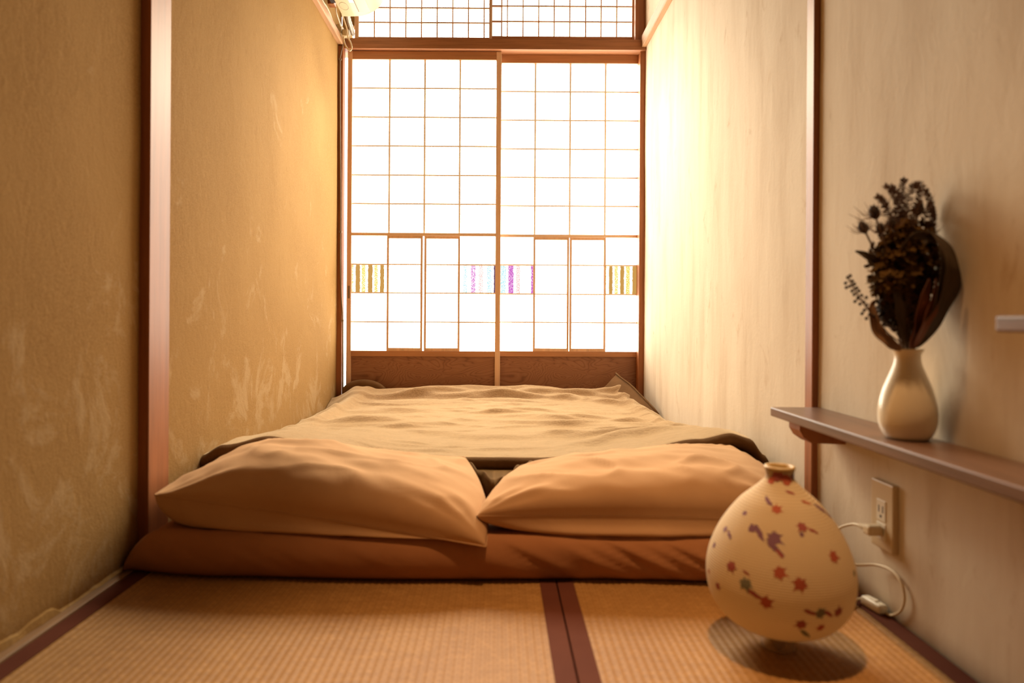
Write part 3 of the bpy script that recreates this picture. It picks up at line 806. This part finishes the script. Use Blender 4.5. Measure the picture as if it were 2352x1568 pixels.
for zx, zy, dm, col, kd in PR:
    h_ = hit(1580+zx*.34444, 1020+zy*.34444)
    if not h_: continue
    phi, z = h_; r = max(lamp_r(z), .02); sz = dm*.34444*k_*.93
    slope = math.atan2(lamp_r(z+.004)-lamp_r(z-.004), .008); cz = math.cos(slope)
    rot = R(-35)+rs.uniform(-.3, .3) if kd == 'stem' else rs.uniform(0, 6.28)
    poly = star(rot, sz, kd, rs)
    bm = bmesh.new(); c = bm.verts.new(surf(phi, z)); R1, R2 = [], []
    for dx, dy in poly:
        R1.append(bm.verts.new(surf(phi+dx*.5/r, z+dy*.5*cz))); R2.append(bm.verts.new(surf(phi+dx/r, z+dy*cz)))
    n = len(poly)
    for i in range(n):
        j = (i+1) % n
        bm.faces.new((c, R1[i], R1[j])); bm.faces.new((R1[i], R2[i], R2[j], R1[j]))
    bmesh.ops.recalc_face_normals(bm, faces=bm.faces[:])
    obj('leaf_print', bm, LC[col], lamp, True)

# ------------------------------------------------------------------ wall outlet, plug and cord
def on_right(px, py, off=0.0):     # point on the right wall plane (off = distance in front of it)
    d = (XR-off)*F/(px-CX); return P(px, py, d)
oy0, oy1 = 1.175, 1.243; oz0, oz1 = .113, .232
out = thing('wall_outlet', 'ivory two-socket outlet plate on pale wall below the shelf', 'outlet'); out.location = (XR, (oy0+oy1)/2, (oz0+oz1)/2)
inv = Matrix.Translation(-out.location); parts = []
parts.append(boxo('plate', M_ivory, out, XR-.0095, XR+.002, oy0, oy1, oz0, oz1, .002))
parts.append(boxo('socket', M_white, out, XR-.011, XR-.004, oy0+.020, oy1-.020, .163, .200, .001))
parts.append(boxo('socket', M_white, out, XR-.011, XR-.004, oy0+.020, oy1-.020, .130, .160, .001))
for zc in (.184,):
    for yc in (1.203, 1.215):
        parts.append(boxo('slot', M_slot, out, XR-.0113, XR-.008, yc-.0013, yc+.0013, zc-.006, zc+.006))
parts.append(boxo('slot', M_slot, out, XR-.0113, XR-.008, 1.2065, 1.2115, .169, .1735))
for o in parts: o.data.transform(inv)

pc = on_right(2040, 1205, .012)
plug_y, plug_z = 1.209, .147
# lamp cord: plug, strain relief, flex, inline switch -- one thing
cord = thing('lamp_cord', 'cream lamp cord with plug and inline switch looping by pale wall', 'cord')
bm = bmesh.new()
box(bm, XR-.038, XR-.0115, plug_y-.011, plug_y+.011, plug_z-.009, plug_z+.009, .004)
obj('plug', bm, M_cord, cord)
bm = bmesh.new(); a0 = Vector((XR-.030, plug_y+.008, plug_z+.001)); a1 = P(1975, 1206, 1.245)
a1.x = min(a1.x, XR-.03)
for i in range(8):
    t0, t1 = i/8, (i+.72)/8; p0, p1 = a0.lerp(a1, t0), a0.lerp(a1, t1); rr = lerp(.0066, .0036, t0)
    tube(bm, [p0, p1], [rr, rr*.93], 10)
tube(bm, [a0, a1], [.005, .0022], 8)
obj('strain_relief', bm, M_cord, cord, False)
pts = [a1, P(1955, 1204, 1.27), P(1925, 1215, 1.29), P(1890, 1250, 1.29), P(1900, 1285, 1.27), P(1965, 1297, 1.245), P(2010, 1297, 1.225), P(2060, 1309, 1.185), P(2098, 1337, 1.155), P(2115, 1375, 1.145), P(2108, 1402, 1.155), P(2085, 1413, 1.180), P(2052, 1409, 1.2)]
for p in pts: p.x = min(p.x, XR-.006); p.z = max(p.z, .0035)
bm = bmesh.new(); tube(bm, spline(pts, 8), .0024, 8); obj('flex', bm, M_cord, cord, True)
s0, s1 = P(2052, 1404, 1.195), P(1985, 1387, 1.245)
for p in (s0, s1): p.x = min(p.x, XR-.012); p.z = max(p.z, .010)
ax = (s1-s0); ln = ax.length; ax.normalize()
bm = bmesh.new(); box(bm, -ln/2, ln/2, -.0095, .0095, -.0085, .0085, .005, 3)
sw = obj('inline_switch', bm, M_white, cord, False); smooth_angle(sw, 50)
q = Vector((1,0,0)).rotation_difference(ax).to_matrix().to_4x4(); sw.data.transform(Matrix.Translation((s0+s1)/2) @ q)
bm = bmesh.new(); box(bm, -.009, .009, -.0045, .0045, .007, .0105, .0015); sk = obj('switch_rocker', bm, M_white, sw); sk.data.transform(Matrix.Translation((s0+s1)/2) @ q)
pts = [s1, P(1960, 1380, 1.24), Vector((.56, 1.16, .004)), Vector((.50, 1.13, .004)), Vector((LX+.034, LY+.02, .005))]
for p in pts: p.z = max(p.z, .0032)
bm = bmesh.new(); tube(bm, spline(pts, 8), .0024, 8); obj('flex', bm, M_cord, cord, True)

# ------------------------------------------------------------------ shelves on the right wall
ZS = .332
sh = thing('wall_shelf', 'long brown stained shelf board carrying the white vase', 'shelf'); sh.location = (XR, 1.0, ZS); inv = Matrix.Translation(-sh.location)
o = boxo('board', M_shelf, sh, .583, XR-.001, .55, 1.462, ZS-.019, ZS, .0025, 2); o.data.transform(inv)
bm = bmesh.new()
sec = [(.598, ZS-.0195), (.598, ZS-.033), (.606, ZS-.047), (.622, ZS-.058), (XR-.001, ZS-.060), (XR-.001, ZS-.0195)]
A = [bm.verts.new((x, 1.352, z)) for x, z in sec]; B = [bm.verts.new((x, 1.402, z)) for x, z in sec]
bm.faces.new(A); bm.faces.new(list(reversed(B)))
for i in range(len(sec)): j = (i+1) % len(sec); bm.faces.new((A[j], A[i], B[i], B[j]))
o = obj('bracket', bm, M_post, sh); o.data.transform(inv)
s2 = thing('wall_shelf', 'short end of a higher grey-brown shelf at the picture edge', 'shelf'); s2.location = (XR, .6, .51); inv = Matrix.Translation(-s2.location)
e0 = P(2285, 743, .815)
o = boxo('board', M_shelf, s2, e0.x, XR-.001, .25, .815,   .514-.0105, .514+.009, .003, 3); o.data.transform(inv)

# ------------------------------------------------------------------ vase and dried flowers
VX, VY = .643, 1.072
kv = VY/F
VPf = [(1010,38),(1009,44),(1004,49),(995,54),(985,58),(970,61),(952,61.5),(935,60),(915,56),(895,50.5),(875,43),(858,36),(843,30),(832,27.5),(822,27),(815,28.5),(809,32),(805.5,34),(804,33.5),(806,31.5)]
prof = [(r*kv*.99, ZS+.0006+(1010-y)*kv) for y, r in VPf]
prof = [(.001, ZS+.002), (prof[0][0]-.004, ZS+.002)]+prof
inner = [(r-.003, z) for r, z in prof[-1:2:-2]]
bm = bmesh.new(); lathe(bm, prof+[(prof[-1][0]-.002, prof[-1][1]-.003), (.0155, ZS+.126), (.0155, ZS+.115), (.022, ZS+.10), (.035, ZS+.06), (.030, ZS+.01), (.001, ZS+.006)], (0, 0), 56)
vs = obj('vase', bm, M_ceramic, None, True); vs.location = (VX, VY, 0)
tag(vs, 'small ivory ceramic bottle vase holding dried flowers on the shelf', 'vase')

M_stem = mat('dry_stem', (.13,.07,.03,1), .8); M_thist = mat('dry_thistle', (.050,.032,.024,1), .9); M_spine = mat('thistle_spine', (.20,.11,.05,1), .8)
M_filler = cloth('dry_filler', (.075,.040,.012,1), (.15,.08,.025,1), 0, 60, .2); M_leafd = mat('dry_dark_leaf', (.055,.032,.012,1), .7)
M_leafr = mat('dry_red_leaf', (.17,.055,.022,1), .65); M_leafb = mat('dry_tan_leaf', (.24,.12,.05,1), .7); M_fern = mat('dry_fern', (.12,.058,.030,1), .85)
bq = thing('dried_bouquet', 'dark brown dried bouquet of thistles, berries and leaves in vase', 'dried flowers'); bq.location = (VX, VY, ZS+.10)
binv = Matrix.Translation(-bq.location)
MOUTH = Vector((VX, VY, ZS+.137)); FOOT = Vector((VX, VY, ZS+.085))
rb = random.Random(21)
def bp(px, py, dd=0.0):
    p = P(px, py, VY+dd); p.x = min(p.x, XR-.008); return p
def fin(o): o.data.transform(binv); return o
def stem_pts(tip, sway=.0, n=6):
    m = Vector((MOUTH.x+rb.uniform(-.009, .009), MOUTH.y+rb.uniform(-.009, .009), MOUTH.z))
    f = FOOT+Vector(((FOOT.x-m.x)*.3, (FOOT.y-m.y)*.3, 0))
    md = m.lerp(tip, .5)+Vector((sway*.3, 0, .0))+Vector(((m.x-tip.x)*.22, 0, 0))
    return spline([f, m, md, tip], n)
def leaf(name, base_pts, wid, m, curl=.3, fold=.15, parent=None):
    """blade along a spine with a width profile and a cupped cross-section"""
    sp = spline(base_pts, 8); n = len(sp); bm = bmesh.new(); V = []
    for i, p in enumerate(sp):
        t = i/(n-1); d = (sp[min(i+1, n-1)]-sp[max(i-1, 0)]).normalized()
        side = d.cross(Vector((.25, -1, .1))).normalized(); nor = side.cross(d).normalized()
        w_ = wid*max(.02, math.sin(math.pi*(t**.75))**.8)
        row = []
        for k in range(-3, 4):
            s = k/3
            row.append(bm.verts.new(p+side*w_*s*(1+.08*math.sin(t*23+k))+nor*(fold*w_*s*s+.12*w_*math.sin(t*11+2*s))))
        V.append(row)
    for a, b in zip(V, V[1:]):
        for k in range(6): bm.faces.new((a[k], a[k+1], b[k+1], b[k]))
    o = obj(name, bm, m, parent or bq, True)
    md = o.modifiers.new('thickness', 'SOLIDIFY'); md.thickness = .0008
    return fin(o)
# thistles
for px, py, dd, rr in ((1988, 519, .0, 1.0), (2012, 485, .012, 1.12), (2108, 478, .0, 1.05), (2026, 522, -.015, .85), (2075, 492, .02, .9), (2052, 512, -.02, .8), (2135, 520, -.01, .7)):
    tip = bp(px, py+14, dd); sp = stem_pts(tip)
    bm = bmesh.new(); tube(bm, sp, [.0016]*len(sp), 6); st = fin(obj('thistle_stem', bm, M_stem, bq, True))
    ax = (sp[-1]-sp[-4]).normalized(); c = tip+ax*.008
    bm = bmesh.new(); ellipsoid(bm, c, .0068*rr, .0105*rr, ax, 12, 9)
    for k in range(70):                             # bristly surface of the head
        th, ph = rb.uniform(0, 6.28), math.acos(rb.uniform(-.6, 1)); q = Vector((0,0,1)).rotation_difference(ax).to_matrix()
        nrm = q @ Vector((math.sin(ph)*math.cos(th), math.sin(ph)*math.sin(th), math.cos(ph)))
        b0 = c+q @ Vector((.0066*rr*math.sin(ph)*math.cos(th), .0066*rr*math.sin(ph)*math.sin(th), .0102*rr*math.cos(ph)))
        tube(bm, [b0, b0+nrm*.003], [.0006, .0001], 3, False)
    hd = fin(obj('thistle_head', bm, M_thist, st, True))
    bm = bmesh.new(); q = Vector((0,0,1)).rotation_difference(ax).to_matrix()
    for k in range(11):
        th = k*2*math.pi/11+rb.uniform(-.2, .2); l = rb.uniform(.018, .036)*rr; o_ = q @ Vector((math.cos(th), math.sin(th), rb.uniform(.1, .9)))
        b0 = tip; b1 = tip+o_.normalized()*l*.6; b2 = tip+o_.normalized()*l+ax*l*.35
        tube(bm, [b0, b1, b2], [.0008, .0007, .0002], 4, False)
    fin(obj('thistle_bract', bm, M_spine, st))
# feathery fern sprays at the top
def fern(pts, ln, npn, rad=.0010):
    sp = spline(pts, 10); bm = bmesh.new(); tube(bm, sp, [lerp(rad, rad*.5, i/len(sp)) for i in range(len(sp))], 5)
    n = len(sp)
    for i in range(int(n*.35), n):
        p = sp[i]; d = (sp[min(i+1, n-1)]-sp[i-1]).normalized(); t = i/(n-1)
        for s in (-1, 1):
            for rep in range(3):
                side = d.cross(Vector((0, -1, 0)))*s+Vector((0, rb.uniform(-.6, .6), 0))+d*rb.uniform(.2, .7)
                side.normalize(); l = ln*(1.1-.6*t)*rb.uniform(.6, 1.1); b = p+d*rb.uniform(0, .004)
                tube(bm, [b, b+side*l*.6, b+side*l], [.0005, .0008, .0002], 4, False)
    fin(obj('fern_spray', bm, M_fern, bq))
for pts in (([bp(2080, 560), bp(2075, 480), bp(2072, 430), bp(2076, 416)]), ([bp(2085, 560), bp(2088, 450), bp(2110, 425), bp(2138, 465, .0), bp(2143, 505)]),
            ([bp(2070, 560), bp(2062, 480), bp(2050, 440), bp(2036, 428)]), ([bp(2060, 560), bp(2040, 490), bp(2028, 462), bp(2016, 452)]), ([bp(2100, 570), bp(2124, 500), bp(2136, 470), bp(2128, 440)]),
            ([bp(2070, 560, .01), bp(2056, 500, .02), bp(2066, 450, .02), bp(2050, 430, .02)]), ([bp(2110, 580), bp(2134, 540), bp(2143, 500), bp(2140, 478)]), ([bp(2090, 560, -.02), bp(2100, 490, -.02), bp(2112, 450, -.02), bp(2104, 425, -.02)])):
    m = [FOOT, MOUTH.lerp(pts[0], .02)]; fern(m+pts, .0115, 20)
for pts in (([bp(2050, 690), bp(2020, 640), bp(2000, 590), bp(2005, 560)]), ([bp(2100, 760), bp(2120, 720), bp(2142, 690)]), ([bp(2066, 760), bp(2040, 740), bp(2022, 700)]), ([bp(2110, 770, -.01), bp(2118, 755, -.02), bp(2130, 725, -.02)]), ([bp(2070, 770), bp(2050, 752), bp(2036, 735), bp(2040, 700)])):
    fern([FOOT, MOUTH.lerp(pts[0], .05)]+pts, .0075, 14)
# dense filler of tiny dry flowers
def filler(name, c, rx, rz, ry, n, sz, m):
    bm = bmesh.new()
    for i in range(n):
        while True:
            v = Vector((rb.uniform(-1, 1), rb.uniform(-1, 1), rb.uniform(-1, 1)))
            if .25 < v.length < 1: break
        p = c+Vector((v.x*rx, v.y*ry, v.z*rz)); p.x = min(p.x, XR-.008)
        d = Vector((v.x, v.y, v.z+.5)).normalized()
        for k in range(5):
            a = k*1.257; q = Vector((0,0,1)).rotation_difference(d).to_matrix(); s = sz*rb.uniform(.6, 1.3)
            o_ = q @ Vector((math.cos(a), math.sin(a), rb.uniform(.2, .9)))
            sd = o_.cross(d).normalized()*s*.35
            vs_ = [bm.verts.new(p), bm.verts.new(p+o_*s*.55+sd), bm.verts.new(p+o_*s), bm.verts.new(p+o_*s*.55-sd)]
            bm.faces.new(vs_)
        if i % 3 == 0: tube(bm, [p-d*.02, p], [.0005, .0006], 4, False)
    o = obj(name, bm, m, bq); o['kind'] = 'stuff'; return fin(o)
filler('filler_flowers', bp(2078, 610), .050, .060, .040, 620, .0095, M_filler)
filler('filler_flowers', bp(2050, 640, -.01), .030, .040, .030, 200, .0085, M_filler)
filler('filler_flowers', bp(2080, 690), .034, .040, .028, 260, .0085, M_stem)
filler('filler_flowers', bp(2044, 700, -.01), .016, .034, .018, 90, .008, M_thist)
filler('filler_flowers', bp(2083, 545), .040, .028, .030, 200, .0085, M_filler)
# fan of stems down to the vase mouth
bm = bmesh.new()
for i in range(34):
    tip = bp(rb.uniform(2030, 2135), rb.uniform(600, 700), rb.uniform(-.03, .02)); sp = stem_pts(tip); tube(bm, sp, [.0013]*len(sp), 5)
o = fin(obj('stems', bm, M_stem, bq, True)); o['kind'] = 'stuff'
# large leaves
leaf('leaf', [bp(2096, 800, -.005), bp(2138, 730, -.03), bp(2170, 650, -.055), bp(2165, 570, -.05), bp(2126, 525, -.02)], .0185, M_leafd, fold=.5)
leaf('leaf', [bp(2100, 800, -.005), bp(2150, 715, -.04), bp(2182, 640, -.07), bp(2182, 596, -.07), bp(2160, 560, -.06)], .0125, M_leafd, fold=.3)
leaf('leaf', [bp(2092, 802, -.015), bp(2108, 750, -.03), bp(2122, 690, -.045), bp(2135, 640, -.045)], .012, M_leafr, fold=.3)['label'] = 'reddish brown leaf'
leaf('leaf', [bp(2098, 802, -.015), bp(2126, 740, -.04), bp(2146, 690, -.05), bp(2150, 640, -.05)], .009, M_leafr, fold=.3)['label'] = 'reddish brown leaf'
leaf('leaf', [bp(2072, 803, -.012), bp(2040, 785, -.015), bp(2012, 755, -.015), bp(2003, 705, -.01), bp(2012, 690, 0)], .0095, M_leafb, fold=.3)['label'] = 'tan curled leaf'
leaf('leaf', [bp(2040, 640, -.005), bp(2010, 605, -.005), bp(1990, 588, -.005), bp(1964, 576, -.005)], .0075, M_leafd, fold=.5)
leaf('leaf', [bp(2060, 600, -.02), bp(2090, 560, -.03), bp(2130, 545, -.03), bp(2150, 560, -.03)], .012, M_leafd, fold=.4)
leaf('leaf', [bp(2080, 790, -.02), bp(2068, 740, -.03), bp(2062, 690, -.035), bp(2050, 650, -.03)], .009, M_leafd, fold=.4)
# berry sprig on the left
main = [FOOT, MOUTH, bp(2040, 765, -.01), bp(2003, 722, -.015), bp(1972, 680, -.015), bp(1950, 640, -.015)]
sp = spline(main, 10); bm = bmesh.new(); tube(bm, sp, [.0012]*len(sp), 5)
bs_ = fin(obj('berry_sprig', bm, M_stem, bq, True)); bm2 = bmesh.new()
berries = [(1947,637),(1942,650),(1953,633),(1958,645),(1952,657),(1963,652),(1944,660),(1968,661),(1957,668),(1973,668),(1979,678),(1962,676),(1970,684),(1990,683),(1984,693),(1975,698),(1964,692),(1991,700),(1996,708),(1985,712),(1980,720),(2003,716),(1997,722),(2008,726),(1990,731),(2014,733),(2018,728)]
for px, py in berries:
    p = bp(px, py, rb.uniform(-.03, .0)); near = min(sp[len(sp)//3:], key=lambda q: (q-p).length)
    tube(bm2, [near, near.lerp(p, .6)+Vector((0, 0, .001)), p], [.0006]*3, 4, False)
    bm = bmesh.new(); ellipsoid(bm, p, .0026, .0029, Vector((rb.uniform(-1,1), rb.uniform(-1,1), 1)), 8, 6); fin(obj('berry', bm, M_thist, bs_, True))
fin(obj('twig', bm2, M_stem, bs_))

# ------------------------------------------------------------------ air conditioner and its wiring
ac = thing('air_conditioner', 'cream wall air conditioner above the rail beside the transom', 'air conditioner')
ya, yb2 = 2.20, 3.0
ac.location = (XL, (ya+yb2)/2, 1.85); inv = Matrix.Translation(-ac.location)
pA = [P(787, 37, yb2), P(815, 37.5, yb2), P(833, 36.5, yb2), P(848, 32, yb2), P(862, 24, yb2), P(873, 14, yb2), P(880, 3, yb2), P(884, -12, yb2)]
sec = [(p.x, p.z) for p in pA]; zt2 = sec[0][1]+.27
sec = sec+[(sec[-1][0]+.002, sec[0][1]+.22), (sec[-1][0]-.02, zt2), (sec[0][0]-.012, zt2)]
bm = bmesh.new(); A = [bm.verts.new((x, ya, z)) for x, z in sec]; B = [bm.verts.new((x, yb2, z)) for x, z in sec]
bm.faces.new(A); bm.faces.new(list(reversed(B)))
for i in range(len(sec)): j = (i+1) % len(sec); bm.faces.new((A[j], A[i], B[i], B[j]))
bmesh.ops.recalc_face_normals(bm, faces=bm.faces[:])
o = smooth_angle(obj('casing', bm, M_accase, ac), 35); o.data.transform(inv)
z0 = sec[0][1]
o = boxo('louver', M_accase, ac, sec[2][0]-.006, sec[2][0]+.040, ya+.05, yb2-.045, z0-.002, z0+.004, .001); o.data.transform(inv)
o = boxo('louver_gap', M_tape, ac, sec[2][0]-.009, sec[2][0]-.006, ya+.05, yb2-.045, z0-.0016, z0+.002); o.data.transform(inv)
# darker underside seam, label and the drain-cover outline
o = boxo('rear_strip', M_box, ac, sec[0][0]+.001, sec[1][0], ya+.01, yb2-.002, z0-.0022, z0+.002, .0008); o.data.transform(inv)
o = boxo('rating_label', M_blue, ac, sec[1][0]+.004, sec[1][0]+.024, 2.72, 2.87, z0-.0012, z0+.002); o.data.transform(inv)
q = bmesh.new(); tube(q, [Vector((sec[0][0]+.028+.018*math.cos(a), 2.90+.035*math.sin(a), z0-.0022)) for a in [k*2*math.pi/24 for k in range(25)]], .0009, 4); o = obj('cover_outline', q, M_tape, ac); o.data.transform(inv)
o = boxo('gap_shade_block', M_dark, ac, XL+.03, sec[0][0]-.002, ya+.03, yb2-.06, z0+.03, zt2-.02); o.data.transform(inv)  # near-black block between casing and wall, painting the shade in the gap
o = boxo('front_slot', M_tape, ac, sec[5][0]-.002, sec[5][0]+.0012, ya+.05, yb2-.10, sec[5][1]-.004, sec[5][1]+.002); o.data.transform(inv)
# wooden batten behind
b0, b1 = P(751, 20, 3.03), P(766, 20, 3.03)
struct(boxo('trim_12', M_post, None, XL-.005, XL+.028, 3.00, 3.04, 1.90, 2.25, .002), 'short upright batten on wall behind the air conditioner', 'trim')
# refrigerant pipe
pts = [P(797, 20, 3.05), P(800, 42, 3.10), P(806, 62, 3.15), P(810, 80, 3.19), P(812, 90, 3.195)]
for p in pts: p.z = max(p.z, zt+.010)
bm = bmesh.new(); sp = spline(pts, 8); tube(bm, sp, [.0105+.0009*math.sin(i*2.2) for i in range(len(sp))], 12)
tag(obj('coolant_pipe', bm, M_foil, None, True), 'silver taped coolant pipe dropping from air conditioner to lintel', 'pipe')
# outlet box with the plug of the air conditioner
ob = thing('outlet_box', 'cream surface outlet box with plug on rail end below air conditioner', 'outlet'); e = P(783, 75, 3.13); ob.location = e; inv = Matrix.Translation(-e)
o = boxo('box', M_box, ob, XL+.003, -.733, 3.15, 3.212, 1.8325, 1.876, .002); o.data.transform(inv)
o = boxo('adaptor', M_box, ob, -.7335, -.704, 3.172, 3.212, 1.8325, 1.862, .002); o.data.transform(inv)
o = boxo('plug', M_box, ob, P(786, 75, 3.15).x, P(797, 75, 3.15).x, 3.145, 3.175, P(790, 83, 3.15).z, P(790, 68, 3.15).z, .004); o.data.transform(inv)
c = P(795, 88, 3.115)
pts = [P(789, 84, 3.115), P(791, 98, 3.11), P(797, 110, 3.10), P(804, 116, 3.10), P(808, 109, 3.10), P(805, 97, 3.11), P(799, 85, 3.12), P(797, 68, 3.12), P(790, 45, 3.10), P(786, 34, 3.08), P(788, 20, 3.03)]
bm = bmesh.new(); tube(bm, spline(pts, 8), .0036, 8); tag(obj('power_cable', bm, M_cord, None, True), 'cream power cable looping below the outlet box under air conditioner', 'cable')
pts = [P(735, -6, 2.86), P(738, 6, 2.90), P(745, 16, 2.95), P(754, 32, 3.01), P(761, 47, 3.05), P(765, 55, 3.08), P(768, 68, 3.11)]
for p in pts: p.x = max(p.x, XL+.008)
bm = bmesh.new(); tube(bm, spline(pts, 6), .0040, 8); tag(obj('rail_cable', bm, M_cord, None, True), 'pale cable clipped along the rail above ochre wall', 'cable')
pts = [P(771, 18, 3.04), P(773, 30, 3.05), P(778, 45, 3.08), P(783, 60, 3.11)]
bm = bmesh.new(); tube(bm, spline(pts, 6), .0030, 8); tag(obj('drop_cable', bm, M_white, None, True), 'cream cable between batten and outlet box beside air conditioner', 'cable')
# corner cable with clips down to the bed
cc = thing('corner_cable', 'grey-brown cable clipped down the corner post beside left shoji', 'cable')
pts = [P(786, 92, 3.192), P(786, 106, 3.192), P(782, 122, 3.192), P(780, 150, 3.192), P(780.5, 300, 3.192), P(781.5, 470, 3.192), P(781, 600, 3.192), P(783, 680, 3.192), P(786, 740, 3.192), P(786.5, 905, 3.192)]
for p in pts: p.x = max(p.x, XL+.0075); p.y = 3.2
bm = bmesh.new(); tube(bm, spline(pts, 8), .0036, 8); obj('flex', bm, M_greycable, cc, True)
for py, px in ((136, 781), (532, 781.5), (736, 786)):
    p = P(px, py, 3.197); p.x = max(p.x, XL+.0075); boxo('clip', M_greycable, cc, p.x-.0065, p.x+.0065, 3.1945, 3.2055, p.z-.004, p.z+.004, .001)

# re-centre the origin of one-mesh things on their base
for o in list(COL.objects):
    if o.type == 'MESH' and o.parent is None and o.get('category') and o.get('kind') != 'structure' and o.location.length == 0 and not o.children:
        bb = [Vector(c) for c in o.bound_box]; c = Vector((sum(v.x for v in bb)/8, sum(v.y for v in bb)/8, min(v.z for v in bb)))
        o.data.transform(Matrix.Translation(-c)); o.location = c
